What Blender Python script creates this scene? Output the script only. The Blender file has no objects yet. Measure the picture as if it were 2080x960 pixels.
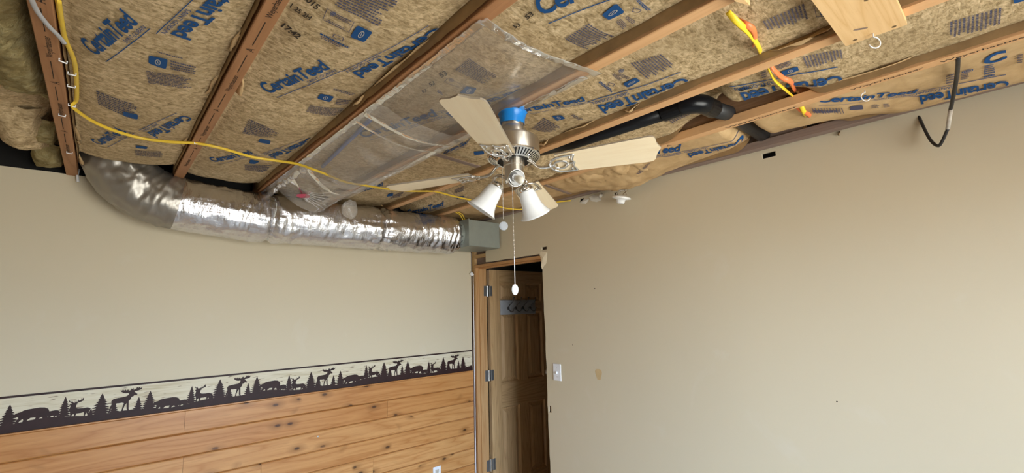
import bpy, bmesh, math, random
from mathutils import Vector, Matrix, noise
rnd = random.Random(7)
S = bpy.context.scene
COL = S.collection
PI = math.pi
R = math.radians

# ---------------------------------------------------------------- camera
CAM = Vector((-2.4275, -3.2534, 1.69))
RIGHT = Vector((0.7472087, -0.6640486, -0.0268067))
UP = Vector((-0.0836040, -0.1339361, 0.9874571))
FWD = Vector((0.6593099, 0.7355954, 0.1555952))
FPX = 928.5
cam_d = bpy.data.cameras.new('camera')
cam = bpy.data.objects.new('camera', cam_d)
COL.objects.link(cam)
cam_d.sensor_width = 36.0
cam_d.lens = 36.0 * FPX / 2080.0
cam_d.clip_start = 0.02
cam.matrix_world = Matrix(((RIGHT.x, UP.x, -FWD.x, CAM.x), (RIGHT.y, UP.y, -FWD.y, CAM.y),
                           (RIGHT.z, UP.z, -FWD.z, CAM.z), (0, 0, 0, 1)))
S.camera = cam

# ---------------------------------------------------------------- world, light, exposure
W = bpy.data.worlds.new('daylight'); S.world = W
W.use_nodes = True
bg = W.node_tree.nodes['Background']
wt = W.node_tree
tcw = wt.nodes.new('ShaderNodeTexCoord'); sxyz = wt.nodes.new('ShaderNodeSeparateXYZ'); rw = wt.nodes.new('ShaderNodeValToRGB')
wt.links.new(tcw.outputs['Generated'], sxyz.inputs[0])
mr = wt.nodes.new('ShaderNodeMapRange'); mr.inputs[1].default_value = -1.0; mr.inputs[2].default_value = 1.0
wt.links.new(sxyz.outputs['Z'], mr.inputs[0]); wt.links.new(mr.outputs[0], rw.inputs['Fac'])
cr = rw.color_ramp                                  # ground below the horizon, hazy sky above it
cr.elements[0].position = 0.47; cr.elements[0].color = (0.44, 0.44, 0.41, 1)
cr.elements[1].position = 0.53; cr.elements[1].color = (0.68, 0.84, 1.04, 1)
wt.links.new(rw.outputs['Color'], bg.inputs['Color'])
bg.inputs['Strength'].default_value = 20.0
S.view_settings.view_transform = 'Standard'
S.view_settings.look = 'None'
S.view_settings.gamma = 1.0
S.view_settings.use_curve_mapping = False
S.view_settings.exposure = 0.80
S.cycles.max_bounces = 14
S.cycles.diffuse_bounces = 7
S.cycles.glossy_bounces = 5
S.cycles.transparent_max_bounces = 16
S.cycles.sample_clamp_indirect = 8.0
S.cycles.use_denoising = True

def portal(loc, rot, sx, sy):
    d = bpy.data.lights.new('window_daylight', 'AREA'); d.shape = 'RECTANGLE'; d.size = sx; d.size_y = sy
    d.cycles.is_portal = True
    o = bpy.data.objects.new('window_daylight', d); o.location = loc; o.rotation_euler = rot; COL.objects.link(o)
YB, XL = -4.75, -4.35          # wall behind the camera, wall far on the left
WIN_A = (-2.30, -0.35, 0.65, 2.15)   # window in the wall behind the camera: x0 x1 z0 z1
portal(((WIN_A[0]+WIN_A[1])/2, YB-0.05, (WIN_A[2]+WIN_A[3])/2), (R(90), 0, 0), WIN_A[1]-WIN_A[0], WIN_A[3]-WIN_A[2])
sun_d = bpy.data.lights.new('sun', 'SUN'); sun_d.energy = 22.0; sun_d.angle = R(0.6); sun_d.color = (1.0, 0.97, 0.92)
sun = bpy.data.objects.new('sun', sun_d); COL.objects.link(sun); sun.rotation_euler = (R(42), 0, R(-3))

# ---------------------------------------------------------------- helpers
def ray(px, py):
    return RIGHT*((px-1040)/FPX) - UP*((py-480)/FPX) + FWD
def at(px, py, ax, val):
    d = ray(px, py); i = 'xyz'.index(ax)
    return CAM + d*((val-CAM[i])/d[i])
H = 2.44
JX = [-0.0346-0.4271*(7-i) for i in range(8)]      # joist centre lines J0..J7
JW, JH = 0.0455, 0.04

def mk(name, bm, mat, parent=None, smooth=False, loc=None):
    me = bpy.data.meshes.new(name)
    bm.normal_update()
    bm.to_mesh(me); bm.free()
    if smooth:
        for p in me.polygons: p.use_smooth = True
    if mat is not None:
        for m in (mat if isinstance(mat, (list, tuple)) else [mat]): me.materials.append(m)
    o = bpy.data.objects.new(name, me); COL.objects.link(o)
    if parent is not None: o.parent = parent
    if loc is not None: o.location = loc
    return o
def thing(name, label, cat, loc=(0, 0, 0), group=None, rot=None):
    o = bpy.data.objects.new(name, None); COL.objects.link(o); o.location = loc
    o.empty_display_size = 0.05
    if rot is not None: o.rotation_euler = rot
    o['label'] = label; o['category'] = cat
    if group: o['group'] = group
    return o
def tag(o, label, cat, group=None):
    o['label'] = label; o['category'] = cat
    if group: o['group'] = group
    return o
def struct(o):
    o['kind'] = 'structure'; return o
def box(bm, x0, x1, y0, y1, z0, z1, bevel=0.0):
    vs = [bm.verts.new(p) for p in ((x0,y0,z0),(x1,y0,z0),(x1,y1,z0),(x0,y1,z0),(x0,y0,z1),(x1,y0,z1),(x1,y1,z1),(x0,y1,z1))]
    fs = [bm.faces.new([vs[i] for i in f]) for f in ((0,3,2,1),(4,5,6,7),(0,1,5,4),(1,2,6,5),(2,3,7,6),(3,0,4,7))]
    if bevel:
        es = list({e for f in fs for e in f.edges})
        bmesh.ops.bevel(bm, geom=es, offset=bevel, segments=1, affect='EDGES', profile=0.5)
def boxobj(name, b, mat, parent=None, bevel=0.0):
    bm = bmesh.new(); box(bm, *b, bevel=bevel); return mk(name, bm, mat, parent)
def lathe(bm, prof, n=32, M=None, cap0=False, cap1=False):
    rings = []
    for r, z in prof:
        ring = []
        for i in range(n):
            a = 2*PI*i/n; v = Vector((r*math.cos(a), r*math.sin(a), z))
            ring.append(bm.verts.new(M @ v if M else v))
        rings.append(ring)
    for a, b in zip(rings, rings[1:]):
        for i in range(n):
            bm.faces.new((a[i], a[(i+1) % n], b[(i+1) % n], b[i]))
    if cap0: bm.faces.new(rings[0][::-1])
    if cap1: bm.faces.new(rings[-1])
def catmull(pts, sub=6):
    pts = [Vector(p) for p in pts]
    P = [pts[0]*2-pts[1]]+pts+[pts[-1]*2-pts[-2]]
    out = []
    for i in range(1, len(P)-2):
        for k in range(sub):
            t = k/sub
            a, b, c, d = P[i-1:i+3]
            out.append(0.5*((2*b)+(c-a)*t+(2*a-5*b+4*c-d)*t*t+(3*b-a-3*c+d)*t**3))
    out.append(pts[-1]); return out
def tube(bm, pts, r, n=8, flat=None, cap=True, twist=None, up=Vector((0, 0, 1))):
    """sweep a round (or flat = (half width, half thickness)) section along pts"""
    pts = [Vector(p) for p in pts]; rings = []
    pu = None
    for i, p in enumerate(pts):
        t = (pts[min(i+1, len(pts)-1)]-pts[max(i-1, 0)]).normalized()
        if pu is None:
            pu = up if abs(t.dot(up)) < 0.95 else Vector((1, 0, 0))
        u = (pu - t*pu.dot(t)).normalized(); pu = u
        s = t.cross(u)
        rr = r(i/(len(pts)-1)) if callable(r) else r
        tw = twist(i/(len(pts)-1)) if twist else 0
        ring = []
        for k in range(n):
            a = 2*PI*k/n
            if flat: ca, sa = flat[0]*math.cos(a), flat[1]*math.sin(a)
            else: ca, sa = rr*math.cos(a), rr*math.sin(a)
            x, y = ca*math.cos(tw)-sa*math.sin(tw), ca*math.sin(tw)+sa*math.cos(tw)
            ring.append(bm.verts.new(p+s*x+u*y))
        rings.append(ring)
    for a, b in zip(rings, rings[1:]):
        for k in range(n):
            bm.faces.new((a[k], a[(k+1) % n], b[(k+1) % n], b[k]))
    if cap:
        bm.faces.new(rings[0][::-1]); bm.faces.new(rings[-1])
def tubeobj(name, pts, r, mat, parent=None, n=8, **k):
    bm = bmesh.new(); tube(bm, pts, r, n, **k); return mk(name, bm, mat, parent, smooth=True)
def fbm(x, y, z=0.0):
    return noise.noise(Vector((x, y, z)))
def sstep(a, b, x):
    t = min(1, max(0, (x-a)/(b-a))); return t*t*(3-2*t)

# ---------------------------------------------------------------- materials
class NT:
    def __init__(s, name):
        s.m = bpy.data.materials.new(name); s.m.use_nodes = True
        s.t = s.m.node_tree; s.p = s.t.nodes['Principled BSDF']; s.out = s.t.nodes['Material Output']
    def n(s, typ, **kw):
        nd = s.t.nodes.new(typ)
        for k, v in kw.items():
            if k in nd.inputs.keys() if isinstance(k, str) else False: pass
            setattr(nd, k, v)
        return nd
    def l(s, a, b): s.t.links.new(a, b)
    def coords(s, scale=(1, 1, 1), kind='Object', rot=(0, 0, 0), rand=False):
        tc = s.n('ShaderNodeTexCoord'); mp = s.n('ShaderNodeMapping')
        mp.inputs['Scale'].default_value = scale; mp.inputs['Rotation'].default_value = rot
        s.l(tc.outputs[kind], mp.inputs['Vector'])
        if rand:
            oi = s.n('ShaderNodeObjectInfo'); mu = s.n('ShaderNodeMath'); mu.operation = 'MULTIPLY'; mu.inputs[1].default_value = 37.0
            s.l(oi.outputs['Random'], mu.inputs[0])
            cb = s.n('ShaderNodeCombineXYZ')
            for i in range(3): s.l(mu.outputs[0], cb.inputs[i])
            s.l(cb.outputs[0], mp.inputs['Location'])
        return mp.outputs['Vector']
    def noise(s, vec, scale, detail=4, rough=0.55, dist=0.0):
        nd = s.n('ShaderNodeTexNoise'); nd.inputs['Scale'].default_value = scale
        nd.inputs['Detail'].default_value = detail; nd.inputs['Roughness'].default_value = rough
        nd.inputs['Distortion'].default_value = dist
        s.l(vec, nd.inputs['Vector']); return nd.outputs['Fac']
    def ramp(s, fac, stops, interp='LINEAR'):
        r = s.n('ShaderNodeValToRGB'); cr = r.color_ramp; cr.interpolation = interp
        while len(cr.elements) < len(stops): cr.elements.new(0.5)
        for e, (p, c) in zip(cr.elements, stops):
            e.position = p; e.color = (c, c, c, 1) if isinstance(c, (int, float)) else tuple(c)+(1,)
        s.l(fac, r.inputs['Fac']); return r.outputs['Color']
    def mix(s, a, b, fac, mode='MIX'):
        m = s.n('ShaderNodeMix'); m.data_type = 'RGBA'; m.blend_type = mode
        for inp, v in ((m.inputs[0], fac), (m.inputs[6], a), (m.inputs[7], b)):
            if isinstance(v, (int, float)): inp.default_value = v
            elif isinstance(v, tuple): inp.default_value = v+(1,) if len(v) == 3 else v
            else: s.l(v, inp)
        return m.outputs[2]
    def bump(s, h, strength=0.3, dist=0.002):
        b = s.n('ShaderNodeBump'); b.inputs['Strength'].default_value = strength; b.inputs['Distance'].default_value = dist
        s.l(h, b.inputs['Height']); s.l(b.outputs['Normal'], s.p.inputs['Normal'])
    def set(s, col=None, rough=None, metal=None, spec=None, **kw):
        for k, v in (('Base Color', col), ('Roughness', rough), ('Metallic', metal), ('Specular IOR Level', spec)):
            if v is None: continue
            i = s.p.inputs[k]
            if isinstance(v, (int, float)): i.default_value = v
            elif isinstance(v, tuple): i.default_value = v+(1,)
            else: s.l(v, i)
        for k, v in kw.items(): s.p.inputs[k].default_value = v
        return s.m
def plain(name, col, rough=0.6, metal=0.0, spec=0.4, var=0.12, scale=30, bumps=0.0):
    t = NT(name); v = t.coords()
    f = t.noise(v, scale, 3)
    c = t.mix(tuple(x*(1-var) for x in col), tuple(min(1, x*(1+var)) for x in col), f)
    if bumps: t.bump(f, bumps, 0.002)
    return t.set(c, rough, metal, spec)

def m_drywall():
    t = NT('beige_paint'); v = t.coords()
    big = t.noise(v, 0.9, 2); fine = t.noise(v, 130, 3)
    c = t.mix((0.60, 0.52, 0.375), (0.64, 0.56, 0.41), big)
    # faint rubbed / patched spots
    sp = t.noise(v, 3.1, 5, 0.6, 0.6)
    c = t.mix(c, (0.66, 0.60, 0.49), t.ramp(sp, [(0.60, 0.0), (0.72, 0.35)]))
    sc = t.noise(v, 9.0, 2, 0.5)
    c = t.mix(c, (0.30, 0.25, 0.18), t.ramp(sc, [(0.80, 0.0), (0.84, 0.7)]))
    t.bump(fine, 0.08, 0.001)
    return t.set(c, 0.62, spec=0.3)
def m_kraft():
    t = NT('kraft_paper'); v = t.coords(rand=True)
    a = t.noise(v, 40, 5, 0.72, 1.0); b = t.noise(v, 5, 3); d = t.noise(v, 190, 3, 0.7)
    vs = t.coords((22, 62, 50), rand=True)
    st = t.noise(vs, 1.6, 4, 0.7, 1.2)
    c = t.ramp(st, [(0.36, (0.19, 0.125, 0.052)), (0.48, (0.50, 0.365, 0.195)), (0.60, (0.76, 0.59, 0.36))])
    c = t.mix(c, t.ramp(a, [(0.38, (0.18, 0.12, 0.05)), (0.5, (0.50, 0.365, 0.20)), (0.62, (0.76, 0.59, 0.37))]), 0.5)
    c = t.mix(c, (0.30, 0.21, 0.105), t.ramp(b, [(0.35, 0.35), (0.6, 0.0)]))
    h = t.mix(a, st, 0.5)
    t.bump(h, 0.55, 0.006)
    return t.set(c, 0.72, spec=0.25)
def m_kraft_plain():
    t = NT('plain_kraft_paper'); v = t.coords(rand=True)
    a = t.noise(v, 12, 4, 0.6, 0.5); b = t.noise(v, 70, 4)
    c = t.ramp(a, [(0.25, (0.44, 0.285, 0.135)), (0.55, (0.57, 0.385, 0.195)), (0.8, (0.65, 0.46, 0.25))])
    t.bump(t.mix(a, b, 0.4), 0.5, 0.006)
    return t.set(c, 0.68, spec=0.3)
def wood(name, c0, c1, c2, axis='x', rough=0.5, knots=0.0, scale=1.0, spec=0.35, rings=9.0, plane='xz', tone=None):
    t = NT(name)
    sc = {'x': (0.55, 9, 9), 'y': (9, 0.55, 9), 'z': (9, 9, 0.55)}[axis]
    v = t.coords(tuple(s*scale for s in sc), rand=True)
    wv = t.n('ShaderNodeTexNoise'); wv.inputs['Scale'].default_value = 1.3; wv.inputs['Detail'].default_value = 2
    t.l(v, wv.inputs['Vector'])
    mul = t.n('ShaderNodeMath'); mul.operation = 'MULTIPLY'; mul.inputs[1].default_value = rings; t.l(wv.outputs['Fac'], mul.inputs[0])
    fr = t.n('ShaderNodeMath'); fr.operation = 'PINGPONG'; fr.inputs[1].default_value = 0.5; t.l(mul.outputs[0], fr.inputs[0])
    fine = t.noise(v, 14, 4, 0.7)
    g = t.ramp(fr.outputs[0], [(0.0, 0.0), (0.4, 0.55), (0.5, 1.0)])
    c = t.mix(c0, c1, g)
    c = t.mix(c, c2, t.ramp(fine, [(0.52, 0.0), (0.8, 0.55)]))
    if knots:
        ks = {'x': (4.2, 8.5, 8.5), 'y': (7.5, 3, 7.5), 'z': (7.5, 7.5, 3)}[axis]
        kv = t.coords(tuple(s*scale for s in ks), rand=True)
        vo = t.n('ShaderNodeTexVoronoi'); vo.voronoi_dimensions = '2D'; vo.inputs['Scale'].default_value = 1.0; vo.inputs['Randomness'].default_value = 1.0
        sp = t.n('ShaderNodeSeparateXYZ'); cb = t.n('ShaderNodeCombineXYZ'); t.l(kv, sp.inputs[0])
        t.l(sp.outputs[0], cb.inputs[0]); t.l(sp.outputs[2 if plane == 'xz' else 1], cb.inputs[1])
        t.l(cb.outputs[0], vo.inputs['Vector'])
        d = vo.outputs['Distance']
        sel = t.ramp(t.noise(kv, 0.9, 0), [(0.50, 0.0), (0.56, knots)])
        k1 = t.ramp(d, [(0.045, 1.0), (0.085, 0.0)]); k2 = t.ramp(d, [(0.05, 0.9), (0.12, 0.55), (0.30, 0.0)])
        c = t.mix(c, tuple(x*0.6 for x in c1), t.mix((0, 0, 0), k2, sel))
        c = t.mix(c, (0.10, 0.045, 0.018), t.mix((0, 0, 0), k1, sel))
    if tone:
        oi = t.n('ShaderNodeObjectInfo'); c = t.mix(c, tone, t.ramp(oi.outputs['Random'], [(0.0, 0.0), (1.0, 0.85)]), 'MULTIPLY')
    t.bump(fine, 0.08, 0.001)
    return t.set(c, rough, spec=spec)
def m_foil(name='foil_jacket', bs=0.55, col=(0.80, 0.81, 0.87), rough=0.20, metal=1.0):  # default bluish tint: the window's sky reflection put into the colour
    t = NT(name); v = t.coords((9, 34, 34)); v2 = t.coords((55, 22, 22))
    a = t.noise(v, 1.0, 5, 0.65, 1.6); b = t.noise(v2, 1.0, 4, 0.7, 1.0)
    vo = t.n('ShaderNodeTexVoronoi'); vo.feature = 'DISTANCE_TO_EDGE'; vo.inputs['Scale'].default_value = 1.3; t.l(v2, vo.inputs['Vector'])
    h = t.mix(t.mix(a, b, 0.5), vo.outputs['Distance'], 0.25)
    t.bump(h, bs, 0.012)
    return t.set(col, rough, metal)
def m_plastic(name='clear_poly_film', haze=0.12, gloss=0.5, bstr=0.35):
    t = NT(name)
    nt = t.t; nt.nodes.remove(t.p)
    v = t.coords((3, 7, 7)); v2 = t.coords((14, 3, 9))
    h = t.mix(t.noise(v, 2.2, 4, 0.6, 1.2), t.noise(v2, 2.0, 3, 0.6, 1.0), 0.5)
    b = t.n('ShaderNodeBump'); b.inputs['Strength'].default_value = bstr; b.inputs['Distance'].default_value = 0.012
    t.l(h, b.inputs['Height'])
    tr = t.n('ShaderNodeBsdfTransparent'); tr.inputs['Color'].default_value = (0.985, 0.982, 0.975, 1)
    gl = t.n('ShaderNodeBsdfGlossy'); gl.inputs['Roughness'].default_value = 0.10; gl.inputs['Color'].default_value = (0.95, 0.95, 0.95, 1)
    df = t.n('ShaderNodeBsdfDiffuse'); df.inputs['Color'].default_value = (0.90, 0.86, 0.81, 1)
    t.l(b.outputs[0], gl.inputs['Normal'])
    lw = t.n('ShaderNodeFresnel'); lw.inputs['IOR'].default_value = 1.5; t.l(b.outputs[0], lw.inputs['Normal'])
    m1 = t.n('ShaderNodeMixShader'); m1.inputs[0].default_value = haze
    t.l(tr.outputs[0], m1.inputs[1]); t.l(df.outputs[0], m1.inputs[2])
    m2 = t.n('ShaderNodeMixShader')
    mu = t.n('ShaderNodeMath'); mu.operation = 'MULTIPLY'; mu.inputs[1].default_value = gloss; t.l(lw.outputs[0], mu.inputs[0])
    t.l(mu.outputs[0], m2.inputs[0]); t.l(m1.outputs[0], m2.inputs[1]); t.l(gl.outputs[0], m2.inputs[2])
    t.l(m2.outputs[0], t.out.inputs['Surface'])
    return t.m
def m_frosted():
    t = NT('frosted_white_glass'); v = t.coords()
    f = t.noise(v, 9, 3)
    c = t.mix((0.80, 0.82, 0.84), (0.86, 0.87, 0.88), f)
    t.set(c, 0.18, spec=0.5)
    t.p.inputs['Coat Weight'].default_value = 0.5; t.p.inputs['Coat Roughness'].default_value = 0.06
    return t.m
def m_glass(name='window_glass'):
    t = NT(name); t.t.nodes.remove(t.p)
    tr = t.n('ShaderNodeBsdfTransparent'); gl = t.n('ShaderNodeBsdfGlossy'); gl.inputs['Roughness'].default_value = 0.02
    fr = t.n('ShaderNodeFresnel'); fr.inputs['IOR'].default_value = 1.45
    mx = t.n('ShaderNodeMixShader'); t.l(fr.outputs[0], mx.inputs[0]); t.l(tr.outputs[0], mx.inputs[1]); t.l(gl.outputs[0], mx.inputs[2])
    t.l(mx.outputs[0], t.out.inputs['Surface']); return t.m
def m_batting():
    t = NT('yellow_glass_wool'); v = t.coords()
    a = t.noise(v, 30, 6, 0.75, 1.0); b = t.noise(v, 7, 3)
    c = t.ramp(a, [(0.25, (0.16, 0.11, 0.04)), (0.5, (0.42, 0.34, 0.16)), (0.75, (0.60, 0.53, 0.32))])
    c = t.mix(c, (0.33, 0.24, 0.10), t.ramp(b, [(0.35, 0.7), (0.6, 0.0)]))
    t.bump(a, 1.0, 0.02)
    return t.set(c, 0.95, spec=0.05)
def m_border():
    t = NT('birch_print_paper'); v = t.coords((2.2, 1, 26)); v2 = t.coords((7, 1, 46))
    a = t.noise(v, 2.0, 4, 0.6, 0.6); f = t.noise(v2, 2.1, 2, 0.5)
    c = t.ramp(a, [(0.3, (0.50, 0.42, 0.27)), (0.5, (0.64, 0.57, 0.42)), (0.7, (0.70, 0.64, 0.50))])
    c = t.mix(c, (0.16, 0.10, 0.06), t.ramp(f, [(0.63, 0.0), (0.68, 0.8)]))
    return t.set(c, 0.55, spec=0.25)
def m_brushed():
    t = NT('brushed_nickel')
    tg = t.n('ShaderNodeTangent'); tg.direction_type = 'RADIAL'; tg.axis = 'Z'; t.l(tg.outputs[0], t.p.inputs['Tangent'])
    t.p.inputs['Anisotropic'].default_value = 0.85; t.p.inputs['Anisotropic Rotation'].default_value = 0.25
    return t.set((0.70, 0.66, 0.60), 0.34, 1.0)
MAT = dict(
    drywall=m_drywall(), kraft=m_kraft(), kraft2=m_kraft_plain(), foil=m_foil(), foil_dull=m_foil('dull_sleeve', 0.12, (0.38, 0.355, 0.32), 0.42, 0.85), film=m_plastic(), hem=m_plastic('doubled_poly_film', 0.20, 0.8, 0.5), film2=m_plastic('wrinkled_poly_film', 0.20, 0.5, 0.8), frosted=m_frosted(),  # foil_dull: the wall's beige reflection put into the sleeve's tint
    glass=m_glass(), batting=m_batting(), border=m_border(),
    flange=wood('lvl_flange', (0.42, 0.205, 0.09), (0.32, 0.145, 0.06), (0.24, 0.10, 0.04), 'y', 0.6, rings=5),
    flange_lit=wood('lit_lvl_flange', (0.70, 0.41, 0.20), (0.63, 0.355, 0.165), (0.52, 0.27, 0.12), 'y', 0.6, rings=4),  # same flange with the bright light at the right put into its colour
    web=wood('osb_web', (0.34, 0.19, 0.10), (0.27, 0.145, 0.075), (0.21, 0.11, 0.055), 'y', 0.75, scale=2.2),
    old=wood('weathered_web', (0.255, 0.185, 0.150), (0.215, 0.150, 0.122), (0.16, 0.11, 0.09), 'y', 0.8),
    flap=plain('dark_kraft_flap', (0.30, 0.190, 0.088), 0.6, var=0.35, scale=25, bumps=0.5),  # the flap shows the darker brown inside of the kraft
    deck=plain('shaded_subfloor_deck', (0.035, 0.026, 0.018), 0.9, bumps=0.3),  # near black, shade of the ceiling gaps put into the colour
    pine=wood('knotty_pine', (0.60, 0.315, 0.120), (0.46, 0.205, 0.064), (0.34, 0.14, 0.042), 'x', 0.34, knots=1.0, rings=8, tone=(0.80, 0.66, 0.50)),
    doorwood=wood('stained_pine_door', (0.66, 0.43, 0.215), (0.50, 0.30, 0.135), (0.36, 0.20, 0.082), 'z', 0.42, rings=13),
    doorwood_x=wood('stained_pine_rail', (0.66, 0.43, 0.215), (0.50, 0.30, 0.135), (0.36, 0.20, 0.082), 'x', 0.42, rings=11),
    jamb=wood('pine_jamb', (0.55, 0.325, 0.145), (0.45, 0.235, 0.095), (0.36, 0.17, 0.062), 'z', 0.45, rings=8),
    jamb_y=wood('pine_head_jamb', (0.50, 0.265, 0.105), (0.42, 0.205, 0.075), (0.33, 0.15, 0.052), 'y', 0.45, rings=6),
    board=wood('clear_pine_board', (0.80, 0.535, 0.265), (0.70, 0.43, 0.185), (0.62, 0.35, 0.14), 'y', 0.5, rings=8, scale=1.1),
    stud=wood('rough_stud', (0.52, 0.33, 0.15), (0.44, 0.26, 0.11), (0.30, 0.17, 0.07), 'y', 0.7),
    blade=wood('bleached_maple', (0.84, 0.71, 0.50), (0.80, 0.655, 0.445), (0.74, 0.595, 0.39), 'x', 0.40, rings=5, scale=1.3),
    blade_edge=plain('dark_veneer_edge', (0.30, 0.25, 0.19), 0.5),
    nickel=m_brushed(),
    nickel_bright=plain('polished_nickel', (0.80, 0.79, 0.77), 0.14, 1.0, var=0.04),
    black=plain('black_enamel', (0.012, 0.012, 0.013), 0.4),
    dark=plain('cavity_shade', (0.012, 0.011, 0.010), 0.9),  # near black: shade inside gaps and holes put into the colour
    abs=plain('black_abs', (0.005, 0.0055, 0.007), 0.28, spec=0.25, scale=80),
    abs_dull=plain('dusty_black_abs', (0.018, 0.019, 0.021), 0.45, spec=0.5, scale=40, var=0.3),
    tin=plain('galvanised_sheet', (0.30, 0.33, 0.30), 0.42, 0.35, var=0.12, scale=14),
    steel=plain('hinge_steel', (0.62, 0.62, 0.62), 0.32, 0.9),
    white=plain('white_plastic', (0.80, 0.81, 0.84), 0.35),
    porcelain=plain('white_porcelain', (0.86, 0.86, 0.85), 0.2, spec=0.6),
    grime=plain('grimy_white', (0.52, 0.47, 0.40), 0.7, var=0.4, scale=60),
    yellow=plain('yellow_cable_jacket', (0.74, 0.50, 0.045), 0.42),
    lemon=plain('bright_yellow_jacket', (0.87, 0.62, 0.03), 0.40),
    orange=plain('orange_cable_jacket', (0.84, 0.205, 0.065), 0.42),
    grey=plain('grey_cable_jacket', (0.44, 0.44, 0.45), 0.45),
    coax=plain('black_cable_jacket', (0.028, 0.026, 0.026), 0.4),
    copper=plain('bare_wire', (0.26, 0.17, 0.09), 0.4, 0.8),
    blue_film=plain('blue_plastic', (0.005, 0.20, 0.62), 0.35, spec=0.5),
    blue_pipe=plain('blue_tubing', (0.09, 0.17, 0.50), 0.4),
    pink=plain('pink_paint', (0.72, 0.06, 0.16), 0.6),
    ink=plain('blue_ink', (0.014, 0.074, 0.220), 0.7, spec=0.15),
    ink2=plain('faded_blue_ink', (0.085, 0.085, 0.135), 0.75, spec=0.1),
    ink3=plain('black_ink', (0.045, 0.035, 0.028), 0.75, spec=0.1),
    paper_mark=plain('pale_ink_gap', (0.42, 0.40, 0.38), 0.7),
    silhouette=plain('brown_print', (0.030, 0.012, 0.010), 0.55, spec=0.25, var=0.5, scale=22),
    paint=plain('grey_paint', (0.42, 0.44, 0.47), 0.5),
    pewter=plain('pewter', (0.10, 0.10, 0.105), 0.35, 0.8),
    stain=plain('tan_stain', (0.58, 0.42, 0.22), 0.7),
    tie=plain('white_tie', (0.62, 0.62, 0.57), 0.4),
    hall=plain('hall_plaster', (0.52, 0.53, 0.53), 0.8), hall_shade=plain('hall_shade_paint', (0.06, 0.055, 0.05), 0.8),  # second colour darkens the hall walls to paint shade behind the door gap
    floor=wood('pale_floor', (0.60, 0.56, 0.49), (0.55, 0.51, 0.44), (0.48, 0.44, 0.37), 'y', 0.5),
    outside=plain('window_frame_paint', (0.75, 0.74, 0.70), 0.5),
    bulb=plain('frosted_bulb', (0.86, 0.84, 0.74), 0.3, spec=0.5),
    torn=plain('torn_gypsum_paper', (0.80, 0.71, 0.54), 0.75, bumps=0.3),
    gypsum=plain('gypsum_core', (0.72, 0.70, 0.64), 0.9),
)

# ================================================================ SETTING
ZB, ZW, PH = 1.344, 1.174, 0.1238
TOP = 2.446
# --- left wall (y = 0)
bm = bmesh.new()
nx = 60
def top_edge(x): return TOP + 0.004*fbm(x*7, 3.3)
for i in range(nx):
    xa, xb = XL+(0-0.008-XL)*i/nx, XL+(0-0.008-XL)*(i+1)/nx
    vs = [bm.verts.new(p) for p in ((xa,0,0),(xb,0,0),(xb,0,top_edge(xb)),(xa,0,top_edge(xa)))]
    bm.faces.new(vs)
bmesh.ops.remove_doubles(bm, verts=bm.verts, dist=1e-5)
ex = bmesh.ops.extrude_face_region(bm, geom=bm.faces[:])
bmesh.ops.translate(bm, verts=[v for v in ex['geom'] if isinstance(v, bmesh.types.BMVert)], vec=(0, 0.013, 0))
bmesh.ops.recalc_face_normals(bm, faces=bm.faces)
wall_left = struct(mk('wall_left', bm, MAT['drywall']))
# framing behind the drywall closes the room above and behind
struct(boxobj('trim_1', (XL-0.1, 0.09, 0.014, 0.12, 0.0, 2.42), MAT['old']))
struct(boxobj('trim_2', (XL-0.1, 0.13, 0.05, 0.12, 2.42, 2.72), MAT['dark']))  # near-black colour paints the shade above the wall top
# --- right wall (x = 0): cells, with the doorway and the small holes left out
holes = [(-0.876, 0.02, -0.1, 2.088), (-0.2, 0.02, 2.0, 2.5), (-0.926, -0.872, 2.115, 2.137),
         (-0.909, -0.886, 0.96, 1.006), (-2.512, -2.449, 2.399, 2.426), (-1.575, -1.545, 2.385, 2.415),
         (-1.60, -1.53, 2.428, 2.47), (-1.30, -1.26, 2.405, 2.43)]
ys = sorted({YB, 0.0, *[h for a in holes for h in a[:2] if YB < h < 0.0]})
# extra cuts so torn edges can wander
ys = sorted(set(ys) | {YB+(0-YB)*i/70 for i in range(71)})
zs = sorted({0.0, TOP+0.002, *[h for a in holes for h in a[2:] if 0 < h < TOP]} | {i*0.045 for i in range(1, 54)})
bm = bmesh.new(); vv = {}
def wv(y, z):
    k = (round(y, 5), round(z, 5))
    if k not in vv:
        yy, zz = y, z
        if abs(y+0.876) < 1e-4 and z < 2.088: yy += 0.006*fbm(z*9, 1.7)+0.004*fbm(z*31, 4.1)
        if abs(z-2.088) < 1e-4 and y > -0.87: zz += 0.006*fbm(y*14, 7.7)
        if z > TOP: zz += 0.004*fbm(y*6, 9.1)
        vv[k] = bm.verts.new((0, yy, zz))
    return vv[k]
for ya, yb in zip(ys, ys[1:]):
    if yb-ya < 1e-5: continue
    for za, zb in zip(zs, zs[1:]):
        if zb-za < 1e-5: continue
        cy, cz = (ya+yb)/2, (za+zb)/2
        if any(h[0] < cy < h[1] and h[2] < cz < h[3] for h in holes): continue
        bm.faces.new((wv(ya, za), wv(ya, zb), wv(yb, zb), wv(yb, za)))
ex = bmesh.ops.extrude_face_region(bm, geom=bm.faces[:])
bmesh.ops.translate(bm, verts=[v for v in ex['geom'] if isinstance(v, bmesh.types.BMVert)], vec=(0.013, 0, 0))
bmesh.ops.recalc_face_normals(bm, faces=bm.faces)
wall_right = struct(mk('wall_right', bm, MAT['drywall']))
# stud bay behind the right wall, its shade painted near black; doorway left open
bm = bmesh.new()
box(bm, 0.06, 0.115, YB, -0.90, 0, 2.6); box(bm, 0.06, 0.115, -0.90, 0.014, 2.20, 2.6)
struct(mk('trim_3', bm, MAT['dark']))
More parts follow.
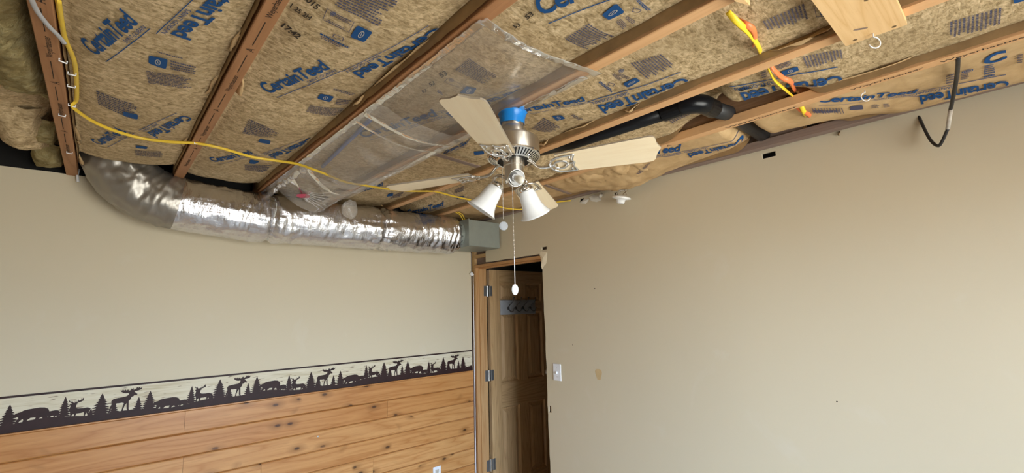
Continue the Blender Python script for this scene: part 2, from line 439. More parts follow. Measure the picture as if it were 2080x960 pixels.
# --- walls behind the camera with their windows, floor, ceiling deck
def wall_with_window(name, ax, pos, a0, a1, win, sgn):
    u0, u1, z0, z1 = win
    bm = bmesh.new()
    for (p, q, r_, s_) in ((a0, u0, 0, 2.72), (u1, a1, 0, 2.72), (u0, u1, 0, z0), (u0, u1, z1, 2.72)):
        b = (p, q, pos, pos-0.1, r_, s_) if ax == 'y' else (pos, pos-0.1, p, q, r_, s_)
        b = (min(b[0:2]), max(b[0:2]), min(b[2:4]), max(b[2:4]), b[4], b[5]); box(bm, *b)
    return struct(mk(name, bm, MAT['drywall']))
wall_with_window('wall_back', 'y', YB, XL-0.1, 0.2, WIN_A, 1)
struct(boxobj('wall_far', (XL-0.1, XL, YB, 0.014, 0, 2.72), MAT['drywall']))
def window(name, ax, pos, win):
    u0, u1, z0, z1 = win
    bm = bmesh.new(); g = bmesh.new(); um = (u0+u1)/2
    for (p, q, r_, s_) in ((u0, u0+.05, z0, z1), (u1-.05, u1, z0, z1), (u0, u1, z0, z0+.05), (u0, u1, z1-.05, z1), (um-.03, um+.03, z0, z1)):
        b = (p, q, pos-.07, pos-.02, r_, s_) if ax == 'y' else (pos-.07, pos-.02, p, q, r_, s_); box(bm, *b)
    b = (u0, u1, pos-.05, pos-.045, z0, z1) if ax == 'y' else (pos-.05, pos-.045, u0, u1, z0, z1); box(g, *b)
    f = struct(mk(name, bm, MAT['outside'])); mk('pane', g, MAT['glass'], f)
window('window_1', 'y', YB, WIN_A)
struct(boxobj('floor', (XL-0.1, 0.2, YB-0.1, 0.12, -0.1, 0.0), MAT['floor']))
struct(boxobj('ceiling', (XL-0.1, 0.2, YB-0.1, 0.12, 2.69, 2.72), MAT['deck']))
# --- hall beyond the doorway
struct(boxobj('floor_hall', (0.2, 1.6, -1.5, 0.6, -0.1, 0.0), MAT['floor']))
struct(boxobj('ceiling_hall', (0.12, 1.6, -1.5, 0.6, 2.30, 2.34), MAT['hall']))
struct(boxobj('wall_hall', (1.4, 1.5, -1.5, 0.6, 0, 2.3), MAT['hall_shade']))
struct(boxobj('wall_hall_left', (0.092, 1.5, 0.12, 0.2, 0, 2.3), MAT['hall_shade']))
struct(boxobj('wall_hall_right', (0.116, 1.5, -1.5, -1.4, 0, 2.3), MAT['hall_shade']))

# --- pine planks on the left wall (each its own piece)
XC = -0.012
rows = [[at(374, 857, 'y', 0).x], [at(785, 832, 'y', 0).x], [at(371, 940, 'y', 0).x], [-1.62], [-2.6, -0.9], [-1.9], [-3.0, -1.1], [-2.2], [-1.4]]
for r_, cuts in enumerate(rows):
    z1 = ZW - r_*PH; z0 = z1-PH
    xs = [XL] + sorted(cuts) + [XC]
    for a, b in zip(xs, xs[1:]):
        bm = bmesh.new()
        y = -0.018
        # face with a small chamfered V at every edge, tongue behind
        prof = [(0, z0+0.0005), (y+0.007, z0+0.0005), (y, z0+0.0075), (y, z1-0.005), (y+0.005, z1-0.0005), (0, z1-0.0005)]
        A = [bm.verts.new((a+0.0006, p[0], p[1])) for p in prof]; B = [bm.verts.new((b-0.0006, p[0], p[1])) for p in prof]
        for i in range(6):
            j = (i+1) % 6; bm.faces.new((A[i], A[j], B[j], B[i]))
        bm.faces.new(A[::-1]); bm.faces.new(B)
        bmesh.ops.recalc_face_normals(bm, faces=bm.faces)
        mk('plank', bm, MAT['pine'], wall_left)
boxobj('cap_strip', (XL, XC, -0.0205, 0, ZW, ZW+0.006), MAT['pine'], wall_left)
# dark cut edge of the panelling at the corner
boxobj('corner_strip', (XC, -0.001, -0.022, 0, 0, ZW+0.03), MAT['old'], wall_left)
# nail head in plank
bm = bmesh.new(); c = at(646, 886, 'y', -0.0185)
lathe(bm, [(0.0, 0.002), (0.004, 0.0015), (0.006, 0)], 10, Matrix.Translation((c.x, -0.018, c.z)) @ Matrix.Rotation(R(90), 4, 'X'))
mk('nail_head', bm, MAT['steel'], wall_left)

# --- wallpaper border with printed animals
def tri_poly(bm, pts, f):
    vs = [bm.verts.new(f(p)) for p in pts]
    try: bm.faces.new(vs).normal_update()
    except ValueError: pass
border = boxobj('wallpaper_border', (XL, XC, -0.0012, 0, ZW+0.004, ZB), MAT['border'], wall_left)
boxobj('border_line', (XL, XC, -0.0022, -0.0008, ZB-0.006, ZB+0.004), MAT['silhouette'], wall_left)
MOOSE = [(0.02,0.30),(0.06,0.45),(0.04,0.62),(0.10,0.72),(0.25,0.76),(0.42,0.78),(0.52,0.80),(0.60,0.88),(0.60,0.98),(0.50,0.97),(0.42,1.0),(0.33,1.09),(0.31,1.18),(0.36,1.14),(0.39,1.20),(0.43,1.13),(0.47,1.19),(0.51,1.12),(0.56,1.17),(0.60,1.10),(0.66,1.12),(0.66,1.22),(0.70,1.16),(0.74,1.24),(0.75,1.12),(0.84,1.18),(0.86,1.27),(0.90,1.20),(0.96,1.26),(0.97,1.18),(1.05,1.22),(1.02,1.12),(0.94,1.06),(0.83,1.04),(0.78,1.02),(0.84,0.94),(0.90,0.86),(0.87,0.80),(0.80,0.84),(0.76,0.76),(0.70,0.74),(0.68,0.62),(0.62,0.52),(0.63,0.30),(0.64,0.10),(0.66,0.0),(0.60,0.0),(0.57,0.12),(0.555,0.42),(0.50,0.30),(0.46,0.12),(0.46,0.0),(0.40,0.0),(0.42,0.18),(0.46,0.44),(0.40,0.47),(0.28,0.46),(0.22,0.48),(0.20,0.34),(0.17,0.24),(0.19,0.10),(0.22,0.0),(0.16,0.0),(0.13,0.14),(0.12,0.26),(0.15,0.42),(0.10,0.30),(0.05,0.20),(0.04,0.0),(-0.02,0.0),(0.0,0.16)]
BEAR = [(0.0,0.52),(0.05,0.62),(0.11,0.70),(0.16,0.74),(0.22,0.76),(0.30,0.86),(0.42,0.90),(0.56,0.92),(0.72,0.94),(0.86,0.90),(0.96,0.78),(1.0,0.58),(0.99,0.36),(0.96,0.16),(0.97,0.0),(0.86,0.0),(0.84,0.14),(0.80,0.26),(0.72,0.16),(0.70,0.0),(0.60,0.0),(0.62,0.14),(0.64,0.28),(0.50,0.28),(0.42,0.16),(0.40,0.0),(0.29,0.0),(0.31,0.16),(0.30,0.28),(0.22,0.14),(0.18,0.0),(0.10,0.0),(0.13,0.18),(0.18,0.36),(0.16,0.46),(0.10,0.44),(0.04,0.46)]
DEER = [(0.10,0.0),(0.14,0.22),(0.12,0.40),(0.06,0.52),(0.08,0.66),(0.12,0.84),(0.04,0.84),(0.06,0.90),(0.16,0.96),(0.10,1.02),(0.02,1.08),(0.04,1.18),(0.08,1.08),(0.14,1.06),(0.14,1.16),(0.18,1.06),(0.24,0.97),(0.30,1.0),(0.42,1.04),(0.40,1.18),(0.46,1.08),(0.54,1.12),(0.54,1.24),(0.60,1.12),(0.60,1.24),(0.66,1.20),(0.64,1.06),(0.54,1.0),(0.42,0.96),(0.36,0.92),(0.44,0.90),(0.36,0.84),(0.34,0.66),(0.44,0.60),(0.66,0.58),(0.84,0.60),(0.94,0.56),(1.0,0.50),(0.96,0.40),(0.92,0.28),(0.96,0.14),(0.94,0.0),(0.87,0.0),(0.88,0.16),(0.82,0.28),(0.78,0.14),(0.78,0.0),(0.71,0.0),(0.72,0.18),(0.72,0.34),(0.58,0.30),(0.40,0.30),(0.36,0.16),(0.36,0.0),(0.29,0.0),(0.30,0.18),(0.28,0.30),(0.20,0.22),(0.17,0.0)]
def pine_poly(seed, tiers=8):
    q = random.Random(seed); L, Rr = [], []
    for i in range(tiers):
        t = i/tiers; z = 0.10+0.88*t; w = 0.5*(1-t)**0.85
        for side, out in ((-1, L), (1, Rr)):
            j = 0.92+0.16*q.random()
            out.append((0.5+side*w*j, z-0.04)); out.append((0.5+side*w*0.42*j, z+0.055))
    return [(0.44, 0.0), (0.44, 0.1)] + L + [(0.5, 1.0)] + Rr[::-1] + [(0.56, 0.1), (0.56, 0.0)]
gz = lambda x: ZW+0.040+0.009*math.sin(x*7.1+1.0)+0.006*math.sin(x*19+0.4)
def stamp(name, poly, xc, w, h, dz=0.0, yy=-0.0021):
    x0 = xc-w/2; g = gz(xc)+dz-0.006; b = bmesh.new()
    tri_poly(b, poly, lambda p: (x0+p[0]*w, yy, g+p[1]*h))
    bmesh.ops.triangulate(b, faces=b.faces[:])
    if sum(f.normal.y for f in b.faces) > 0: bmesh.ops.reverse_faces(b, faces=b.faces[:])
    mk(name, b, MAT['silhouette'], border)
prints = bmesh.new()
# ground band
N = 420; xs = [XL+(XC-XL)*i/N for i in range(N+1)]
for a, b in zip(xs, xs[1:]):
    f = lambda x: gz(x)+0.002*fbm(x*60, 2.0)
    vs = [prints.verts.new(p) for p in ((a, -0.002, ZW+0.004), (b, -0.002, ZW+0.004), (b, -0.002, f(b)), (a, -0.002, f(a)))]
    prints.faces.new(vs)
mk('ground_print', prints, MAT['silhouette'], border)
mx = [at(p, q, 'y', 0).x for p, q in ((245, 815), (485, 788), (662, 767), (805, 750), (916, 737))]
per = sum(b-a for a, b in zip(mx, mx[1:]))/4
items = [(-0.012, MOOSE, 0.122, 0.092, 0.004), (0.095, 'p', 0.052, 0.078, -0.006), (0.185, 'p', 0.086, 0.106, -0.006), (0.325, BEAR, 0.125, 0.066, -0.002),
         (0.462, BEAR, 0.056, 0.038, 0.0), (0.545, 'p', 0.066, 0.104, -0.004), (0.650, DEER, 0.086, 0.078, -0.004), (0.735, 'p', 0.038, 0.044, -0.004),
         (0.808, 'p', 0.104, 0.118, -0.008), (0.905, 'p', 0.054, 0.066, -0.006)]
x00 = mx[1]-4*per; k = 0
while x00+k*per < 0.2:
    for i, (u, poly, w, h, dz) in enumerate(items):
        xx = x00+(k+u)*per
        if xx-w/2 < XL or xx+w/2 > XC: continue
        P = pine_poly(k*20+i, 8 if h > 0.08 else 6) if poly == 'p' else poly
        nm = 'pine_tree_print' if poly == 'p' else {id(MOOSE): 'moose_print', id(BEAR): 'bear_print', id(DEER): 'deer_print'}[id(poly)]
        stamp(nm, P, xx, w, h, dz, -0.0021-0.00002*i)
    k += 1

# ================================================================ DOOR
door = struct(mk('door_1', bmesh.new(), None))
boxobj('side_jamb', (-0.003, 0.115, -0.06, -0.038, 0, 2.052), MAT['jamb'], door, 0.0015)
boxobj('side_jamb', (0.016, 0.115, -0.91, -0.888, 0, 2.052), MAT['jamb'], door, 0.0015)
boxobj('head_jamb', (-0.003, 0.115, -0.872, -0.038, 2.052, 2.075), MAT['jamb_y'], door, 0.0015)
boxobj('stop_strip', (0.028, 0.064, -0.072, -0.06, 0, 2.052), MAT['jamb'], door, 0.001)
boxobj('stop_strip', (0.028, 0.064, -0.878, -0.072, 2.040, 2.052), MAT['jamb_y'], door, 0.001)
# rough framing seen above the corner of the frame
bm = bmesh.new(); box(bm, 0.004, 0.09, -0.20, -0.045, 2.135, 2.165); mk('cripple_block', bm, MAT['stud'], door)
bm = bmesh.new(); box(bm, 0.003, 0.09, -0.038, -0.002, 0.0, 2.42); mk('king_stud', bm, MAT['stud'], door)
bm = bmesh.new(); box(bm, 0.03, 0.09, -0.9, -0.038, 2.076, 2.30); mk('header', bm, MAT['old'], door)
# slab: opened 90 degrees into the hall, hinge edge at x = 0.15
DX0, DX1, DY = 0.150, 0.912, -0.060
def dpart(name, x0, x1, z0, z1, mat, y0=DY, t=0.035, bev=0.0):
    return boxobj(name, (x0, x1, y0, y0+t, z0, z1), mat, door, bev)
dw, dx_ = MAT['doorwood'], MAT['doorwood_x']
st = 0.115; mid = (DX0+DX1)/2
dpart('stile', DX0, DX0+st, 0.012, 2.04, dw); dpart('stile', DX1-st, DX1, 0.012, 2.04, dw)
rails = [(0.012, 0.235), (0.84, 1.045), (1.66, 1.755), (1.925, 2.04)]
for a, b in rails: dpart('rail', DX0+st, DX1-st, a, b, dx_)
for a, b in zip(rails, rails[1:]): dpart('mullion', mid-0.055, mid+0.055, a[1], b[0], dw)
for a, b in zip(rails, rails[1:]):
    for x0, x1 in ((DX0+st, mid-0.055), (mid+0.055, DX1-st)):
        z0, z1 = a[1], b[0]
        bm = bmesh.new()
        yb, yf, ym = DY+0.016, DY+0.004, DY
        loops = [(0.0, DY+0.001), (0.012, yb), (0.022, yb), (0.05, yf)]
        rings = []
        for d, y in loops:
            rings.append([bm.verts.new(p) for p in ((x0+d, y, z0+d), (x1-d, y, z0+d), (x1-d, y, z1-d), (x0+d, y, z1-d))])
        for r1, r2 in zip(rings, rings[1:]):
            for i in range(4): bm.faces.new((r1[i], r1[(i+1) % 4], r2[(i+1) % 4], r2[i]))
        bm.faces.new(rings[-1])
        mk('door_panel', bm, dw, door)
# hinges
for z in (1.849, 1.125, 0.40):
    hg = boxobj('hinge', (0.082, 0.116, -0.0625, -0.0598, z-0.045, z+0.045), MAT['steel'], door, 0.001)
    boxobj('leaf', (0.150, 0.178, -0.0625, -0.0598, z-0.045, z+0.045), MAT['steel'], hg, 0.001)
    boxobj('web_plate', (0.116, 0.150, -0.0610, -0.0598, z-0.045, z+0.045), MAT['steel'], hg)
    bm = bmesh.new(); lathe(bm, [(0.0, -0.048), (0.0065, -0.048), (0.0065, 0.048), (0.0, 0.048)], 12, Matrix.Translation((0.131, -0.0645, z)))
    mk('knuckle', bm, MAT['nickel_bright'], hg, smooth=False)
# knob
bm = bmesh.new()
lathe(bm, [(0.0, 0.0), (0.032, 0.0), (0.032, 0.006), (0.013, 0.010), (0.012, 0.03), (0.024, 0.040), (0.029, 0.052), (0.024, 0.064), (0.0, 0.068)], 20,
      Matrix.Translation((0.846, DY, 0.985+0.095)) @ Matrix.Rotation(R(90), 4, 'X'))
mk('knob', bm, MAT['nickel'], door, smooth=True)
# ragged paper torn at the top right of the opening
bm = bmesh.new()
c0 = [(-0.845, 2.098), (-0.875, 2.106), (-0.905, 2.10), (-0.93, 2.092), (-0.925, 2.05), (-0.915, 2.01), (-0.893, 1.995), (-0.876, 1.972), (-0.868, 1.99), (-0.872, 2.02), (-0.862, 2.06)]
vs = [bm.verts.new((-0.004-0.006*fbm(a*20, b*20), a, b)) for a, b in c0]; ctr = bm.verts.new((-0.010, -0.893, 2.055))
for i in range(len(vs)): bm.faces.new((vs[i], vs[(i+1) % len(vs)], ctr))
ex = bmesh.ops.extrude_face_region(bm, geom=bm.faces[:])
bmesh.ops.translate(bm, verts=[v for v in ex['geom'] if isinstance(v, bmesh.types.BMVert)], vec=(0.002, 0, 0))
mk('torn_paper', bm, MAT['torn'], wall_right)
# bead of white caulk and foam by the hinge jamb
tubeobj('caulk_bead', [(-0.008+0.003*fbm(i, 2.2), -0.030+0.003*fbm(i*2, 5), 0.2+i*0.06) for i in range(31)], 0.0035, MAT['white'], wall_left, 6)
bm = bmesh.new(); bmesh.ops.create_icosphere(bm, subdivisions=2, radius=0.018)
for v in bm.verts: v.co = v.co*(1+0.5*fbm(v.co.x*60, v.co.y*60, v.co.z*60)) + Vector((-0.016, -0.022, 2.00))
mk('foam_blob', bm, MAT['white'], wall_left, smooth=True)
for q in ([(1196, 400), (1205, 396), (1216, 398), (1222, 406), (1212, 410), (1200, 408)], [(1176, 412), (1186, 404), (1197, 404), (1190, 414)]):
    w_ = [at(a, b, 'x', -0.003) for a, b in q]; bm = bmesh.new()
    vs = [bm.verts.new(v+Vector((0.002*rnd.random(), 0, 0))) for v in w_]; c_ = bm.verts.new(sum(w_, Vector())/len(w_)+Vector((-0.004, 0, 0)))
    for i in range(len(vs)): bm.faces.new((vs[i], vs[(i+1) % len(vs)], c_))
    mk('torn_gypsum', bm, MAT['gypsum'], wall_right)
for px, py, rr in ((1208, 586, 0.004), (1150, 746, 0.0), (1163, 700, 0.003), (1700, 815, 0.003)):
    if not rr: continue
    c = at(px, py, 'x', -0.0006); bm = bmesh.new()
    tri_poly(bm, [(rr*math.cos(a), rr*math.sin(a)) for a in [2*PI*i/10 for i in range(10)]], lambda p: (-0.0006, c.y+p[0], c.z+p[1]))
    mk('nail_hole', bm, MAT['dark'], wall_right)
# brown smudge on the right wall
bm = bmesh.new(); c = at(1216, 760, 'x', -0.0008)
pts = [(0.024*math.cos(a)*(1+0.25*math.sin(3*a)), 0.042*math.sin(a)*(1+0.2*math.cos(2*a))) for a in [2*PI*i/18 for i in range(18)]]
tri_poly(bm, [(c.y+p, c.z+q) for p, q in pts], lambda p: (-0.0008, p[0], p[1]))
mk('stain', bm, MAT['stain'], wall_right)

# ================================================================ JOISTS
bay_names = ['over the far left end of the room', 'over the torn insulation', 'over the crinkled duct bend', 'carrying the left edge of the plastic film',
             'carrying the ceiling fan and the film edge', 'above the long black drain pipe', 'pierced by the black drain pipe elbow', 'along the top of the wall with the door']
jl = ['grey brown I-joist left of the torn insulation, out at the picture edge',
      'brown I-joist with white cable staples beside the torn yellow insulation',
      'brown I-joist stamped with black lettering, second from the left, ending over the duct bend',
      'I-joist under the left edge of the clear plastic film',
      'I-joist above the ceiling fan, under the right edge of the plastic film',
      'brightly lit I-joist running just left of the long black drain pipe',
      'I-joist with bare brown web that the black pipe elbow enters',
      'weathered grey brown I-joist lying along the top of the wall with the door']
joists = []
for i, x in enumerate(JX):
    fl = MAT['flange'] if i < 4 else (MAT['flange_lit'] if i < 7 else MAT['old'])
    x1 = x
    t = thing('floor_joist', jl[i], 'joist', (x, -2.3, H), 'I-joists across the open ceiling')
    L0, L1 = YB+2.3, (0.045+2.3)
    boxobj('bottom_flange', (-JW/2, JW/2, L0, L1, 0, JH), fl, t, 0.002)
    boxobj('web', (-0.005, 0.005, L0, L1, JH, 0.21), MAT['web'] if i < 7 else MAT['old'], t)
    boxobj('top_flange', (-JW/2, JW/2, L0, L1, 0.21, 0.249), fl, t)
    joists.append(t)

# ---- printing helpers -------------------------------------------------
_txt = {}
def text_mesh(body, bold=0.0):
    k = (body, bold)
    if k not in _txt:
        cu = bpy.data.curves.new('letters', 'FONT'); cu.body = body; cu.size = 1.0; cu.offset = bold; cu.space_character = 0.95; cu.resolution_u = 3
        o = bpy.data.objects.new('letters', cu); COL.objects.link(o)
        dg = bpy.context.evaluated_depsgraph_get(); dg.update()
        me = bpy.data.meshes.new_from_object(o.evaluated_get(dg))
        vs = [v.co.copy() for v in me.vertices]; fs = [tuple(p.vertices) for p in me.polygons]
        bpy.data.objects.remove(o); bpy.data.curves.remove(cu); bpy.data.meshes.remove(me)
        x0 = min(v.x for v in vs); x1 = max(v.x for v in vs)
        caps = 0.73
        _txt[k] = ([((v.x-x0)/(x1-x0), v.y/caps) for v in vs], fs)
    return _txt[k]
class Print:
    """flat print laid on a surface z = surf(x, y), collected per ink"""
    def __init__(s, surf, zref, parent=None): s.surf = surf; s.z = zref; s.b = {}; s.parent = parent
    def bm(s, ink):
        if ink not in s.b: s.b[ink] = bmesh.new()
        return s.b[ink]
    def w(s, px):
        z = s.z
        for _ in range(8):
            p = at(px[0], px[1], 'z', z); z = 0.5*z+0.5*(s.surf(p.x, p.y)-0.0035)
        return Vector((p.x, p.y))
    def put(s, ink, pts, faces):
        b = s.bm(ink); vs = [b.verts.new((p.x, p.y, 0)) for p in pts]
        for f in faces:
            try: b.faces.new([vs[i] for i in f])
            except ValueError: pass
    def text(s, ink, body, O, X, Y, bold=0.0, box=(0, 1, 0, 1)):
        v, f = text_mesh(body, bold)
        ex, ey = X-O, Y-O
        s.put(ink, [O+ex*(box[0]+(box[1]-box[0])*a)+ey*(box[2]+(box[3]-box[2])*c) for a, c in v], f)
    def logo(s, O, X, Y, ink='ink', line=True, body='CertainTeed', a0=0.03):
        O, X, Y = s.w(O), s.w(X), s.w(Y)
        s.raw_text(ink, body, O, X, Y, 0.026)
        if line:
            s.raw_text(ink, 'SAINT-GOBAIN', O, X, Y, 0.0, (0.60, 1.03, -0.42, -0.17))
            ex, ey = X-O, Y-O; n = 14
            for i in range(n):
                u, v_ = a0+(1.07-a0)*i/n, a0+(1.07-a0)*(i+1)/n
                s.put(ink, [O+ex*u-ey*0.57, O+ex*v_-ey*0.57, O+ex*v_-ey*0.52, O+ex*u-ey*0.52], [(0, 1, 2, 3)])
    def bil(s, q, u, v):
        a, b, c, d = q; return (a*(1-u)+b*u)*(1-v)+(d*(1-u)+c*u)*v
    def chip(s, q, ink='ink', icon=True):
        q = [s.w(p) for p in q]; r = 0.16; n = 5; o = []
        for cx, cy, a0 in ((1-r, 1-r, 0), (r, 1-r, 90), (r, r, 180), (1-r, r, 270)):
            for k in range(n):
                a = R(a0+90*k/(n-1)); o.append(s.bil(q, cx+r*math.cos(a), cy+r*math.sin(a)))
        c = s.bil(q, .5, .5); s.put(ink, o+[c], [(i, (i+1) % len(o), len(o)) for i in range(len(o))])
        if icon:
            m = 14; pts = []
            for k in range(m):
                a = 2*PI*k/m
                pts.append(s.bil(q, .5+.16*math.cos(a), .5+.30*math.sin(a))); pts.append(s.bil(q, .5+.11*math.cos(a), .5+.22*math.sin(a)))
            s.put('paper_mark', pts, [(2*k, (2*k+2) % (2*m), (2*k+3) % (2*m), 2*k+1) for k in range(m)])
            s.put('paper_mark', [s.bil(q, .5+a, .5+b) for a, b in ((-.05, -.12), (.0, -.12), (.05, .12), (0, .12))], [(0, 1, 2, 3)])
    def para(s, q, lines=9, ink='ink2', seed=1, ragged=0.25, fill=0.52):
        """q: first line start, first line end, last line end, last line start"""
        q = [s.w(p) for p in q]; g = random.Random(seed)
        for i in range(lines):
            v0 = (i+0.2)/lines; v1 = v0+fill/lines
            u, end = 0.0, 1.0-(ragged*g.random()**2)
            while u < end:
                wd = 0.03+0.07*g.random(); e = min(u+wd, end)
                s.put(ink, [s.bil(q, u, v0), s.bil(q, e, v0), s.bil(q, e, v1), s.bil(q, u, v1)], [(0, 1, 2, 3)])
                u = e+0.018
    def outline(s, q, t=0.05, ink='ink2'):
        q = [s.w(p) for p in q]
        o = [(0, 0), (1, 0), (1, 1), (0, 1)]; n = [(t, t*1.6), (1-t, t*1.6), (1-t, 1-t*1.6), (t, 1-t*1.6)]
        s.put(ink, [s.bil(q, *p) for p in o]+[s.bil(q, *p) for p in n], [(i, (i+1) % 4, 4+(i+1) % 4, 4+i) for i in range(4)])
    def lens(s, q, ink='ink2'):
        q = [s.w(p) for p in q]; m = 16
        for sc in (1.0, 0.62, 0.3):
            pts = []
            for k in range(m):
                a = 2*PI*k/m
                for r_ in (0.5*sc, 0.5*sc-0.09): pts.append(s.bil(q, .5+r_*math.cos(a), .5+r_*math.sin(a)))
            s.put(ink, pts, [(2*k, (2*k+2) % (2*m), (2*k+3) % (2*m), 2*k+1) for k in range(m)])
    def flush(s, name, eps=0.0035, maxlen=0.011):
        first = None
        for ink in sorted(s.b, key=lambda k: k == 'paper_mark'):
            b = s.b[ink]
            b.normal_update(); bmesh.ops.triangulate(b, faces=b.faces[:])
            for _ in range(3):
                es = [e for e in b.edges if e.calc_length() > maxlen]
                if not es: break
                bmesh.ops.subdivide_edges(b, edges=es, cuts=1)
            bmesh.ops.triangulate(b, faces=b.faces[:])
            for v in b.verts: v.co.z = s.surf(v.co.x, v.co.y)-(eps if ink != 'paper_mark' else eps+0.0008)
            if sum(f.normal.z for f in b.faces) > 0: bmesh.ops.reverse_faces(b, faces=b.faces[:])
            o = mk('emblem_mark' if ink == 'paper_mark' else name, b, MAT[ink], s.parent if ink != 'paper_mark' else (first or s.parent))
            if name == 'small_print': o['kind'] = 'stuff'
            first = first or o
        s.b = {}

def _wrap(meth, name):
    f = getattr(Print, meth)
    def g(s, *a, **k):
        f(s, *a, **k)
        if s.parent is not None: s.flush(name)
    setattr(Print, meth, g)
Print.raw_text = Print.text
for _m, _n in (('logo', 'brand_lettering'), ('chip', 'blue_label'), ('para', 'small_print'), ('outline', 'label_outline'), ('lens', 'lens_emblem'), ('text', 'date_code')): _wrap(_m, _n)
# flange stamps (printed black marks on the joist bottoms)
def flange_stamp(i, marks):
    p = Print(lambda x, y: H, H)
    x = JX[i]
    d, u = Vector((0, -1)), Vector((-1, 0))
    def seg(y0, y1, w=0.0022):
        p.put('ink3', [Vector((x-w/2, y0)), Vector((x+w/2, y0)), Vector((x+w/2, y1)), Vector((x-w/2, y1))], [(0, 1, 2, 3)])
    def word(body, y, ln, h):
        O = Vector((x+h/2, y)); p.text('ink3', body, O, O+d*ln, O+u*h, 0.0)
    for kind, y, ln in marks:
        if kind == 'l': seg(y, y-ln)
        elif kind == 'a': word('A', y, 0.022, 0.022)
        elif kind == 'w': word('Weyerhaeuser', y, ln, 0.016)
    bmp = p.b['ink3']
    for v in bmp.verts: v.co = Vector((v.co.x-JX[i], v.co.y+2.3, -0.0006))
    bmesh.ops.triangulate(bmp, faces=bmp.faces[:])
    mk('grade_stamp', bmp, MAT['ink3'], joists[i])['kind'] = 'stuff'
m = []
for k in range(-3, 5):       # one repeat: A, dash, word, dash
    y = -1.866-0.51*k
    m += [('a', y+0.011, 0), ('l', y-0.03, 0.135), ('w', y-0.19, 0.135), ('l', y-0.35, 0.125)]
flange_stamp(2, [a for a in m if -4.4 < a[1] < -0.4])
m = []
for k in range(-4, 5):
    y = -1.28-0.51*k
    m += [('a', y+0.011, 0), ('l', y-0.03, 0.135), ('w', y-0.19, 0.135), ('l', y-0.35, 0.125)]
flange_stamp(1, [a for a in m if -4.4 < a[1] < -0.3])
y6 = at(1345, 293, 'z', H).y
flange_stamp(6, [('a', y6, 0), ('w', -2.47, 0.28), ('w', -2.92, 0.20), ('w', -3.16, 0.20)])

# ================================================================ INSULATION BATTS
EDGE = 0.006
SPEC = {   # off, bulge, noise amplitude, y start, y end
    1: (0.034, 0.030, 0.006, -4.6, -0.30),
    2: (0.048, 0.022, 0.007, -4.6, -0.14),
    3: (0.046, 0.018, 0.006, -4.6, 0.0),
    4: (0.040, 0.016, 0.007, -4.6, 0.0),
    5: (0.042, 0.014, 0.007, -4.6, 0.0),
    6: (0.036, 0.030, 0.007, -4.6, -0.02)}
def surf(n):
    off, bulge, amp, y0, y1 = SPEC[n]
    xl, xr = JX[n]+JW/2, JX[n+1]-JW/2
    def f(x, y):
        u = min(1, max(0, (x-xl)/(xr-xl))); q = abs(2*u-1)
        z = H+off-bulge*(1-q**3)+amp*fbm(x*5, y*4, n*3.1)+0.35*amp*fbm(x*17, y*12, n*1.7)
        if n == 2:   # sagging fold where two lengths of batt meet
            z -= 0.022*math.exp(-((y+1.25+0.5*(x+1.95))/0.22)**2)*(1-q**2)
        if n == 5:
            a = sstep(-2.85, -2.72, y)*(1-sstep(-2.38, -2.22, y))
            z += 0.045*a*sstep(0.6, 0.95, u)
            c = sstep(-2.64, -2.56, y)
            z += 0.05*c*(1-sstep(0.26, 0.5, u))
            z += 0.065*math.exp(-((y+2.505)/0.06)**4)*sstep(0.26, 0.5, u)
        if n == 6:
            a = sstep(-2.85, -2.70, y)*(1-sstep(-2.45, -2.30, y))
            z += 0.035*a*sstep(0.6, 0.95, u)+0.07*math.exp(-((y+2.49)/0.055)**4)
            b = math.exp(-((y+1.75)/0.28)**2)
            z -= 0.034*sstep(0.55, 0.95, u)*(1-sstep(-3.02, -2.86, y))
            z -= 0.050*b*sstep(0.2, 0.75, u)+b*(0.030*abs(fbm(x*9+y*4, y*7, 8.8))+0.012*abs(fbm(x*23, y*16-x*9, 3.8)))
            c = sstep(-3.4, -3.2, y)*0.0
        e = sstep(y1-0.14, y1, y); z += (0.08 if n == 1 else 0.045 if n == 2 else 0.015)*e*e
        return z
    return f
blabel = {1: 'kraft faced insulation batt between the torn bay and the stamped joist, under the yellow cable',
          2: 'speckled kraft insulation batt just left of the clear plastic film',
          3: 'kraft insulation batt seen through the clear plastic film',
          4: 'kraft insulation batt right of the plastic film, pierced by yellow and orange cables',
          5: 'kraft insulation batt beside the black drain pipe, with torn slits',
          6: 'smooth tan kraft insulation batt next to the wall with the door, crumpled above the lampholder'}
batts = {}
